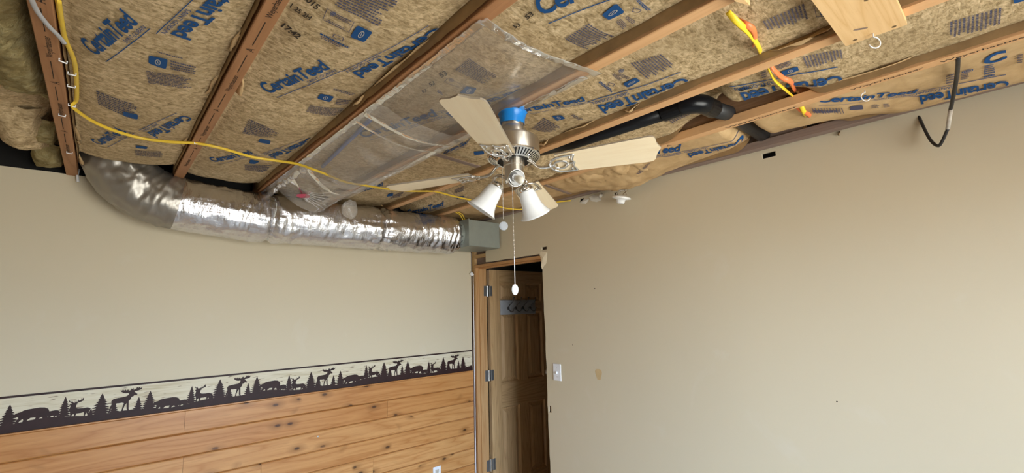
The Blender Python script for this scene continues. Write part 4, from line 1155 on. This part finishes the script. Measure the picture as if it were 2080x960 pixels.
# coax loop
c0 = at(1946, 122, 'z', H-0.002); c1 = at(1931, 222, 'x', -0.13); c2 = at(1925, 262, 'x', -0.10); c3 = at(1912, 290, 'x', -0.07); c4 = at(1904, 296, 'x', -0.05); c5 = at(1890, 284, 'x', -0.03); c6 = at(1875, 256, 'x', -0.012); c7 = at(1864, 230, 'x', 0.01)
cx = thing('coax_cable', 'black coaxial cable looping from the joist into the wall at the right', 'cable')
tubeobj('cable', catmull([c0+Vector((0, 0, .03)), c0, at(1942, 165, 'x', -0.28), c1], 8), 0.0062, MAT['coax'], cx, 8)
tubeobj('connector', [c1, (c1+c2)/2, c2], 0.0072, MAT['grime'], cx, 8)
tubeobj('cable', catmull([c2, c3, c4, c5, c6, c7], 8), 0.0055, MAT['coax'], cx, 8)

# ================================================================ FOIL DUCT AND BOX
duct = thing('flexible_duct', 'wrinkled silver foil duct hanging along the wall, strapped in two places', 'duct')
DR = 0.145
path = catmull([(-2.455, -0.19, 2.70), (-2.44, -0.19, 2.55), (-2.36, -0.195, 2.40), (-2.20, -0.20, 2.315), (-1.95, -0.20, 2.290), (-1.70, -0.20, 2.278), (-1.40, -0.20, 2.280), (-1.05, -0.20, 2.282), (-0.7, -0.205, 2.283), (-0.44, -0.225, 2.284), (-0.32, -0.235, 2.284)], 26)
tie_x = (-1.70, -0.985)
bm = bmesh.new(); rings = []; NR = 72; pu = Vector((0, -1, 0))
for i, p_ in enumerate(path):
    t = (path[min(i+1, len(path)-1)]-path[max(i-1, 0)]).normalized()
    u = (pu-t*pu.dot(t)).normalized(); s = t.cross(u); ring = []
    pinch = sum(0.020*math.exp(-((p_.x-tx)/0.018)**2)-0.006*math.exp(-((p_.x-tx)/0.09)**2) for tx in tie_x)
    endp = 0.028*sstep(-0.38, -0.32, p_.x)
    for k in range(NR):
        a = 2*PI*k/NR; d = u*math.cos(a)+s*math.sin(a)
        q = p_*1.0
        w = 0.5+1.6*sum(math.exp(-((p_.x-tx)/0.10)**2) for tx in tie_x)+1.6*sstep(-0.5, -0.33, p_.x)
        wr = w*(0.0050*math.sin(a*17+5*fbm(q.x*11, a*1.2, 3)))*abs(fbm(q.x*9, a*2.3, 1))*1.5
        wr += 0.0050*fbm(q.x*16, a*3.2, 7)+0.0060*fbm(q.x*48+a*1.5, a*2.2, 9)+0.004*fbm(q.x*75-a*2, a*3.0, 19)+0.012*fbm(q.x*3.0, a*0.8, 11)
        rr = DR-pinch-endp+wr
        if p_.x < -2.2: rr += 0.01*fbm(a*3, i*0.1)
        ring.append(bm.verts.new(p_+d*rr))
    rings.append(ring)
def sleeve(name, rs, mat):
    b2 = bmesh.new(); vs = [[b2.verts.new(v.co) for v in r_] for r_ in rs]
    for a, b in zip(vs, vs[1:]):
        for k in range(NR): b2.faces.new((a[k], a[(k+1) % NR], b[(k+1) % NR], b[k]))
    return mk(name, b2, mat, duct, smooth=True)
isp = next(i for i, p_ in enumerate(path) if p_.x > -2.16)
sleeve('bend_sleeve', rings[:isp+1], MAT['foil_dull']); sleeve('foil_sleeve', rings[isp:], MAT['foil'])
bm.free()
for tx in tie_x:
    zc_ = min(path, key=lambda p_: abs(p_.x-tx))
    bm = bmesh.new(); ring = [Vector((tx+0.012*math.sin(2*a), zc_.y-(DR-0.015)*math.cos(a), zc_.z+(DR-0.015)*math.sin(a))) for a in [2*PI*i/40 for i in range(41)]]
    tube(bm, ring, 0, 6, flat=(0.003, 0.007) if False else (0.006, 0.003), cap=False, up=Vector((1, 0, 0)))
    mk('tie_strap', bm, MAT['tie'] if tx < -1.2 else MAT['foil'], duct, smooth=True)
bx = thing('duct_box', 'grey galvanised sheet metal box at the end of the foil duct above the door', 'duct', (-0.17, -0.25, 2.18))
bm = bmesh.new(); box(bm, -0.155, 0.158, -0.155, 0.155, 0.002, 0.212, 0.003); mk('shell', bm, MAT['tin'], bx)
boxobj('flange', (-0.160, -0.152, -0.16, 0.16, -0.002, 0.216), MAT['tin'], bx, 0.001)
bm = bmesh.new(); lathe(bm, [(0.112, -0.03), (0.112, 0.03)], 32, Matrix.Translation((-0.17, 0.0, 0.106)) @ Matrix.Rotation(R(90), 4, 'Y')); mk('collar', bm, MAT['tin'], bx, smooth=True)

# ================================================================ CEILING FAN
FAN0 = Vector((-1.314, -2.033, 2.2019))
nrm = Vector((0.0729, 0.0910, 1.0)).normalized()
fan = thing('ceiling_fan', 'brushed nickel ceiling fan with four pale blades and bell glass shades', 'ceiling fan', FAN0)
zq = Vector((0, 0, 1)).rotation_difference(nrm)
fan.rotation_mode = 'QUATERNION'; fan.rotation_quaternion = zq
bm = bmesh.new(); lathe(bm, [(0.0, 0.222), (0.043, 0.222), (0.043, 0.190), (0.0425, 0.172)], 40); mk('canopy', bm, MAT['nickel'], fan, smooth=False)
bm = bmesh.new(); lathe(bm, [(0.0425, 0.174), (0.050, 0.166), (0.054, 0.150), (0.055, 0.135), (0.055, 0.118)], 40); mk('upper_dome', bm, MAT['nickel'], fan, smooth=True)
bm = bmesh.new(); lathe(bm, [(0.05, 0.122), (0.090, 0.121), (0.0985, 0.115), (0.0995, 0.108), (0.0995, 0.056), (0.098, 0.052)], 56); mk('motor_housing', bm, MAT['nickel'], fan, smooth=True)
bm = bmesh.new(); lathe(bm, [(0.098, 0.053), (0.066, 0.036), (0.0, 0.036)], 56); mk('motor_underside', bm, MAT['black'], fan, smooth=False)
bm = bmesh.new()
nf = 44
for i in range(nf):
    a = 2*PI*i/nf; w = 0.36*2*PI/nf/2*1.5
    vs = []
    for (r_, z, da) in ((0.0985, 0.0515, -w), (0.0985, 0.0515, w), (0.066, 0.0335, w*1.0), (0.066, 0.0335, -w*1.0)):
        vs.append(bm.verts.new((r_*math.cos(a+da), r_*math.sin(a+da), z)))
    bm.faces.new(vs)
lathe(bm, [(0.1000, 0.056), (0.1000, 0.050), (0.094, 0.048)], 56); lathe(bm, [(0.068, 0.0345), (0.062, 0.031), (0.060, 0.034)], 56)
o = mk('vent_fins', bm, MAT['nickel_bright'], fan); o['kind'] = 'stuff'
bm = bmesh.new(); lathe(bm, [(0.040, 0.036), (0.040, 0.012), (0.036, 0.010), (0.036, -0.048), (0.030, -0.056), (0.0, -0.058)], 36); mk('switch_housing', bm, MAT['nickel'], fan, smooth=False)
TH0 = R(-148.4)
RT, RR, BW0, BW1 = 0.527, 0.165, 0.056, 0.071
def blade_outline():
    pts = [(RR, -BW0*0.96), (RR+0.10, -BW0*1.06), (RT-0.055, -BW1)]
    pts += [(RT-0.038, -BW1), (RT-0.026, -BW1*0.95), (RT-0.019, -BW1*0.82), (RT-0.017, -BW1*0.62), (RT-0.014, -BW1*0.40), (RT-0.006, -BW1*0.15), (RT, 0)]
    return pts+[(x, -y) for x, y in pts[::-1][1:]]
bl_me = None
for k in range(4):
    ang = TH0+k*PI/2
    M = Matrix.Rotation(ang, 4, 'Z')
    pitch = Matrix.Rotation(R(-12), 4, 'X')
    drop = 0.0
    # blade
    bm = bmesh.new(); out = blade_outline()
    lo = [bm.verts.new((x, y, -0.003)) for x, y in out]; hi = [bm.verts.new((x, y, 0.003)) for x, y in out]
    f1 = bm.faces.new(lo[::-1]); f2 = bm.faces.new(hi); n_ = len(out)
    side = [bm.faces.new((lo[i], lo[(i+1) % n_], hi[(i+1) % n_], hi[i])) for i in range(n_)]
    for f in side: f.material_index = 1
    o = mk('blade', bm, [MAT['blade'], MAT['blade_edge']], fan)
    o.matrix_local = M @ pitch
    # blade iron
    bm = bmesh.new()
    def barc(pts, r_=0.0065, n2=8): tube(bm, catmull(pts, 5), 0, n2, flat=(r_, r_*0.62))
    barc([(0.055, 0, 0.030), (0.072, 0, 0.020), (0.088, 0, 0.002), (0.108, 0, -0.008), (0.142, 0, -0.009)], 0.0085)
    iron = mk('blade_iron', bm, MAT['nickel_bright'], fan, smooth=True); iron.matrix_local = M
    bm = bmesh.new()
    z = -0.0075
    leaf = [(0.135, 0.0), (0.150, -0.030), (0.175, -0.043), (0.205, -0.046), (0.232, -0.047)]
    barc([(x, y, z) for x, y in leaf], 0.0055); barc([(x, -y, z) for x, y in leaf], 0.0055)
    e1 = [(0.232, -0.047), (0.226, -0.030), (0.222, -0.015), (0.228, 0.0)]
    barc([(x, y, z) for x, y in e1], 0.0045); barc([(x, -y, z) for x, y in e1], 0.0045)
    ringp = [(0.178+0.024*math.cos(a), 0.022*math.sin(a), z-0.001) for a in [2*PI*i/12 for i in range(13)]]
    barc(ringp, 0.005)
    barc([(0.202, 0, z), (0.216, 0, z), (0.228, 0, z)], 0.005); barc([(0.135, 0, z), (0.146, 0, z), (0.154, 0, z)], 0.007)
    for yy in (-0.032, 0.032):
        lathe(bm, [(0.0, -0.004), (0.004, -0.004), (0.005, 0.0)], 8, Matrix.Translation((0.214, yy, z)))
    o = mk('leaf_bracket', bm, MAT['nickel_bright'], iron, smooth=True); o.matrix_local = pitch
# light kit
BELL = [(0.021, 0.0), (0.024, -0.006), (0.030, -0.018), (0.034, -0.034), (0.036, -0.052), (0.039, -0.072), (0.046, -0.092), (0.056, -0.108), (0.061, -0.114)]
for ang, kind in ((R(-130), 'bare'), (R(124), 'shade'), (R(12), 'shade')):
    d = Vector((math.cos(ang), math.sin(ang), 0))
    bm = bmesh.new()
    if kind == 'shade':
        base = Vector((0.0, 0, -0.028))
        p_end = d*0.066+Vector((0, 0, -0.052))
        tube(bm, catmull([d*0.030+base, d*0.056+Vector((0, 0, -0.016)), d*0.076+Vector((0, 0, -0.020)), d*0.080+Vector((0, 0, -0.036)), p_end], 6), 0.0065, 10)
        arm = mk('light_arm', bm, MAT['nickel_bright'], fan, smooth=True)
        axis = (d*0.72+Vector((0, 0, -1))).normalized()
    else:
        p_end = d*0.075+Vector((0, 0, -0.062))
        tube(bm, [d*0.03+Vector((0, 0, -0.035)), d*0.055+Vector((0, 0, -0.045)), p_end], 0.0065, 10)
        arm = mk('light_arm', bm, MAT['nickel_bright'], fan, smooth=True)
        axis = (d*0.80+Vector((0.24, -0.22, -0.55))).normalized()
    MM = Matrix.Translation(p_end) @ Vector((0, 0, -1)).rotation_difference(axis).to_matrix().to_4x4()
    bm = bmesh.new()
    if kind == 'bare':
        lathe(bm, [(0.008, 0.012), (0.014, 0.008), (0.030, 0.0), (0.0315, -0.006), (0.0315, -0.012), (0.029, -0.012), (0.028, -0.002), (0.012, 0.004)], 28, MM)
    else:
        lathe(bm, [(0.008, 0.012), (0.014, 0.010), (0.024, 0.004), (0.027, -0.004), (0.027, -0.010), (0.0, -0.010)], 28, MM)
    mk('fitter_cup', bm, MAT['nickel_bright'], arm, smooth=True)
    if kind == 'shade':
        bm = bmesh.new(); lathe(bm, BELL+[(r_-0.003, z+0.001) for r_, z in BELL[::-1]], 40, MM)
        mk('glass_shade', bm, MAT['frosted'], arm, smooth=True)
        bm = bmesh.new(); lathe(bm, [(0.0, -0.085), (0.012, -0.080), (0.017, -0.065), (0.016, -0.048), (0.010, -0.020), (0.010, 0.0)], 16, MM)
        mk('bulb', bm, MAT['bulb'], arm, smooth=True)
    else:
        bm = bmesh.new(); lathe(bm, [(0.0, 0.0), (0.0125, 0.0), (0.0125, -0.020), (0.010, -0.022)], 16, MM); mk('socket', bm, MAT['white'], arm, smooth=False)
        bm = bmesh.new(); lathe(bm, [(0.0100, -0.016), (0.0120, -0.024), (0.0138, -0.036), (0.0135, -0.048), (0.0105, -0.060), (0.005, -0.067), (0.0, -0.068)], 20, MM); mk('bulb', bm, MAT['bulb'], arm, smooth=True)
# pull chains hang plumb: keep them in world axes
inv = Matrix.Translation(-FAN0)
def chain(top, zbot, label):
    q = (zq.to_matrix().to_4x4().inverted())
    bm = bmesh.new()
    n_ = int((top.z-zbot)/0.0046)
    for i in range(n_):
        z = top.z-i*0.0046
        bmesh.ops.create_icosphere(bm, subdivisions=1, radius=0.0021, matrix=Matrix.Translation((top.x, top.y, z)))
    for v in bm.verts: v.co = q @ (v.co-FAN0)
    o = mk('pull_chain', bm, MAT['nickel'], fan, smooth=True); o['kind'] = 'stuff'; return o, q
ca = at(1020, 342, 'y', FAN0.y-0.02); 
o, q = chain(ca, 1.995, '')
def medal(cpos, rx, rz, mat, name):
    bm = bmesh.new(); f = (CAM-cpos); f.z = 0; f.normalize(); s_ = Vector((-f.y, f.x, 0))
    for r1, dz in ((1.0, 0.003), (0.8, 0.0045)):
        vs = [bm.verts.new(cpos+s_*rx*r1*math.cos(a)+Vector((0, 0, rz*r1*math.sin(a)))+f*dz) for a in [2*PI*i/24 for i in range(24)]]
        bm.faces.new(vs)
    bk = [bm.verts.new(cpos+s_*rx*math.cos(a)+Vector((0, 0, rz*math.sin(a)))-f*0.003) for a in [2*PI*i/24 for i in range(24)]]
    bm.verts.ensure_lookup_table()
    fr = bm.verts[0:24]
    for i in range(24): bm.faces.new((fr[i], fr[(i+1) % 24], bk[(i+1) % 24], bk[i]))
    bm.faces.new(bk[::-1])
    for v in bm.verts: v.co = q @ (v.co-FAN0)
    return mk(name, bm, mat, fan)
medal(Vector((ca.x, ca.y, 1.978)), 0.0155, 0.0155, MAT['paint'], 'chain_medallion')
cb = at(1041, 396, 'y', FAN0.y-0.055)
o, q = chain(Vector((cb.x, cb.y, 2.12)), 1.865, '')
cend = at(1046, 588, 'y', cb.y)
bm = bmesh.new(); tube(bm, [Vector((cb.x, cb.y, 1.868)), Vector((cb.x, cb.y, cend.z+0.016))], 0.0014, 6)
for v in bm.verts: v.co = q @ (v.co-FAN0)
mk('pull_cord', bm, MAT['white'], fan)
medal(Vector((cb.x, cb.y, cend.z)), 0.0115, 0.0180, MAT['porcelain'], 'pull_tag')
# blue plastic around the hanger
bm = bmesh.new()
lathe(bm, [(0.046, -0.03), (0.048, -0.01), (0.050, 0.008), (0.056, 0.017)], 24)
for v in bm.verts:
    a = math.atan2(v.co.y, v.co.x)
    v.co += Vector((0.006*fbm(a*2, v.co.z*30), 0.006*fbm(a*3, 5+v.co.z*30), 0.014*fbm(a*1.5, 2.0) if v.co.z < -0.02 else 0))
    v.co = v.co+Vector((FAN0.x+0.014, FAN0.y+0.018, 2.418))
o = mk('blue_tape', bm, MAT['blue_film'], None, smooth=True); tag(o, 'crumpled blue plastic wrapped round the fan mount at the ceiling', 'tape')

# ================================================================ THINGS ON THE DOOR AND WALLS
rk = thing('coat_rack', 'grey painted coat rack with four double hooks on the door', 'coat rack', (0, 0, 0))
x0, x1, z0, z1, y = 0.262, 0.70, 1.637, 1.770, DY
boxobj('back_board', (x0, x1, y-0.016, y-0.0005, z0, z1), MAT['paint'], rk, 0.004)
boxobj('inset_panel', (x0+0.022, x1-0.022, y-0.0195, y-0.015, z0+0.020, z1-0.020), MAT['paint'], rk, 0.003)
for i in range(4):
    x = x0+0.085+i*0.092; zc_ = (z0+z1)/2
    bm = bmesh.new()
    lathe(bm, [(0.0, 0.006), (0.012, 0.005), (0.014, 0.0)], 14, Matrix.Translation((x, y-0.0195, zc_-0.010)) @ Matrix.Rotation(R(90), 4, 'X'))
    tube(bm, catmull([(x, y-0.022, zc_-0.005), (x+0.004, y-0.040, zc_+0.020), (x+0.012, y-0.070, zc_+0.045), (x+0.018, y-0.082, zc_+0.085)], 5), 0.0038, 8)
    tube(bm, catmull([(x, y-0.022, zc_-0.012), (x+0.004, y-0.050, zc_-0.038), (x+0.010, y-0.075, zc_-0.036), (x+0.014, y-0.086, zc_-0.010)], 5), 0.0042, 8)
    for cpt in ((x+0.018, y-0.082, zc_+0.085), (x+0.014, y-0.086, zc_-0.010)):
        bmesh.ops.create_icosphere(bm, subdivisions=2, radius=0.0062, matrix=Matrix.Translation(cpt))
    mk('hook', bm, MAT['pewter'], rk, smooth=True)
sw = thing('light_switch', 'white toggle light switch plate on the wall right of the door', 'switch', (0, -0.983, 1.242))
bm = bmesh.new(); box(bm, -0.006, 0, -0.036, 0.036, -0.057, 0.057, 0.002); mk('plate', bm, MAT['white'], sw)
boxobj('toggle', (-0.016, -0.005, -0.005, 0.005, -0.010, 0.006), MAT['white'], sw, 0.002)
for dz in (-0.03, 0.03):
    bm = bmesh.new(); lathe(bm, [(0.0, 0.0016), (0.003, 0.001), (0.0035, 0)], 8, Matrix.Translation((-0.006, 0, dz)) @ Matrix.Rotation(R(-90), 4, 'Y')); mk('screw', bm, MAT['steel'], sw)
oc = at(887, 948, 'y', -0.018)
ol = thing('wall_outlet', 'white outlet plate on the pine planks near the door', 'outlet', (oc.x, -0.018, oc.z-0.052))
bm = bmesh.new(); box(bm, -0.035, 0.035, -0.006, 0, -0.057, 0.057, 0.002); mk('plate', bm, MAT['white'], ol)
for dz in (-0.022, 0.022): boxobj('socket_face', (-0.016, 0.016, -0.0075, -0.005, dz-0.014, dz+0.014), MAT['grime'], ol, 0.001)

# wood board across the joists, with screws and a hook
bd = thing('wood_board', 'pale knotty pine board screwed across the joists at the top right', 'board', (0, 0, 0))
zb2 = H-0.019
q0 = [at(1718, 94, 'z', zb2), at(1843, 50, 'z', zb2), at(1842, 0, 'z', zb2), at(1690, 0, 'z', zb2)]
dirv = Vector((-1, 0.02, 0)); wv_ = (q0[1]-q0[0]); wv_.z = 0
A = q0[0]; B = A+wv_; C_ = B+Vector((-0.62, 0.0, 0)); D_ = A+Vector((-0.62, 0.0, 0))
bm = bmesh.new(); lo = [bm.verts.new((v.x, v.y, zb2)) for v in (A, B, C_, D_)]; hi = [bm.verts.new((v.x, v.y, H-0.0005)) for v in (A, B, C_, D_)]
bm.faces.new(lo); bm.faces.new(hi[::-1])
for i in range(4): bm.faces.new((lo[i], hi[i], hi[(i+1) % 4], lo[(i+1) % 4]))
bmesh.ops.recalc_face_normals(bm, faces=bm.faces)
MAT['board_x'] = wood('clear_pine_board_x', (0.80, 0.535, 0.265), (0.70, 0.43, 0.185), (0.62, 0.35, 0.14), 'x', 0.5, rings=7, scale=1.6)
mk('plank', bm, MAT['board_x'], bd)
for px, py in ((1737, 81), (1816, 54), (1760, 0)):
    c = at(px, py, 'z', zb2)
    bm = bmesh.new(); lathe(bm, [(0.0055, -0.0002), (0.0045, -0.0008), (0.0, -0.0006)], 12, Matrix.Translation(c)); mk('screw', bm, MAT['copper'], bd)
c = at(1748, 59, 'z', zb2-0.0006); bm = bmesh.new()
tri_poly(bm, [(0.016*math.cos(a), 0.008*math.sin(a)) for a in [2*PI*i/16 for i in range(16)]], lambda p_: (c.x+p_[0]*0.6+p_[1]*0.4, c.y-p_[0]*0.9+p_[1]*0.5, c.z))
bmesh.ops.recalc_face_normals(bm, faces=bm.faces); mk('knot', bm, MAT['old'], bd)
def cup_hook(base, dirh, mat, label, s=1.0):
    bm = bmesh.new(); b = Vector(base); d = Vector(dirh).normalized()
    pts = [b, b+Vector((0, 0, -0.010*s))]
    for i in range(11):
        a = R(90+250*i/10); pts.append(b+Vector((0, 0, -0.026*s))+d*(0.016*s*math.cos(a))+Vector((0, 0, 0.016*s*math.sin(a))))
    tube(bm, pts, 0.0018, 8); o = mk('cup_hook', bm, mat, None, smooth=True)
    tag(o, label, 'hook', 'cup hooks under the ceiling')
c = at(1773, 68, 'z', zb2); cup_hook(c, (-0.75, 0.66, 0), MAT['white'], 'white cup hook screwed into the pale pine board', 1.05)
c = at(1756, 183, 'z', H); cup_hook(c, (0.75, -0.66, 0), MAT['white'], 'white cup hook under the joist in front of the blue lettering')
A = at(1494, 3, 'z', H-0.018); B = at(1524, 12, 'z', H-0.018)
bm = bmesh.new(); lo = [bm.verts.new((v.x, v.y, H-0.018)) for v in (A, B, B+Vector((-0.22, 0, 0)), A+Vector((-0.22, 0, 0)))]; hi = [bm.verts.new((v.co.x, v.co.y, H-0.0005)) for v in lo]
bm.faces.new(lo); bm.faces.new(hi[::-1])
for i in range(4): bm.faces.new((lo[i], hi[i], hi[(i+1) % 4], lo[(i+1) % 4]))
bmesh.ops.recalc_face_normals(bm, faces=bm.faces)
o = mk('wood_scrap', bm, MAT['board'], None)
tag(o, 'short pale pine scrap nailed under the joist at the top edge', 'board')

# porcelain lampholder dangling from an open box at the top of the wall
lh = thing('lampholder', 'white porcelain lampholder dangling by wires from a box at the wall top', 'lamp', (-0.05, -1.655, 2.40))
bm = bmesh.new(); lathe(bm, [(0.046, 0.05), (0.046, 0.012), (0.040, 0.010), (0.040, 0.05)], 24, Matrix.Translation((0.0, 0, -0.002))); mk('junction_box', bm, MAT['grime'], lh)
bm = bmesh.new()
T = Matrix.Translation((-0.03, 0.0, -0.052)) @ Matrix.Rotation(R(14), 4, 'X')
lathe(bm, [(0.0, 0.012), (0.03, 0.012), (0.056, 0.004), (0.060, -0.003), (0.050, -0.008), (0.028, -0.012), (0.024, -0.030), (0.022, -0.036), (0.017, -0.036), (0.016, -0.018), (0.0, -0.018)], 32, T)
mk('porcelain_base', bm, MAT['porcelain'], lh, smooth=True)
g = random.Random(3)
for k in range(5):
    a = g.random()*6.28; s_ = Vector((0.025*math.cos(a), 0.03*math.sin(a), 0.018)); e_ = Vector((-0.03+0.02*math.cos(a+1), 0.038*math.sin(a+1), -0.042))
    tubeobj('wire', catmull([s_, s_*0.8+Vector((0.01*g.random(), 0.01*g.random(), -0.02)), e_+Vector((0.0, 0.012*(g.random()-.5), 0.02)), e_], 5), 0.0018, MAT['copper'] if k % 2 else MAT['grime'], lh, 6)
bm = bmesh.new()
tube(bm, [(-0.012, -1.46, 2.418), (-0.03, -1.462, 2.412), (-0.045, -1.47, 2.40)], 0.012, 8)
for v in bm.verts: v.co += Vector((0.006*fbm(v.co.y*90, v.co.z*90), 0.006*fbm(v.co.x*90, v.co.z*80), 0.006*fbm(v.co.x*90, v.co.y*90)))
o = mk('cable_stub', bm, MAT['grime'], None, smooth=True); tag(o, 'frayed grimy cable stub out of a hole left of the lampholder', 'cable')
o = boxobj('wood_strap', (0, 0.5, -0.012, 0.012, -0.004, 0.0), MAT['old'], None)
a, b = at(879, 311, 'z', 2.44), at(972, 338, 'z', 2.44); d = b-a
o.location = a; o.rotation_euler = (0, 0, math.atan2(d.y, d.x)); o.scale = (d.length/0.5, 1.3, 1)
tag(o, 'dark weathered strap across the kraft batt left of the fan motor', 'strap')
o = boxobj('wood_strap', (0, 0.5, -0.012, 0.012, -0.004, 0.0), MAT['old'], None)
a, b = at(1107, 375, 'z', 2.44), at(1158, 393, 'z', 2.44); d = b-a
o.location = a; o.rotation_euler = (0, 0, math.atan2(d.y, d.x)); o.scale = (d.length/0.5, 1.0, 1)
tag(o, 'dark weathered strap across the tan batt between fan blade and wall', 'strap')
# nail stub in wall top
c = at(1706, 272, 'x', 0)
o = tubeobj('nail_stub', [(0, c.y, c.z+0.012), (-0.010, c.y+0.004, c.z-0.006)], 0.004, MAT['copper'], None, 8)
tag(o, 'rusty nail stub at the top of the wall right of the orange cable', 'nail')
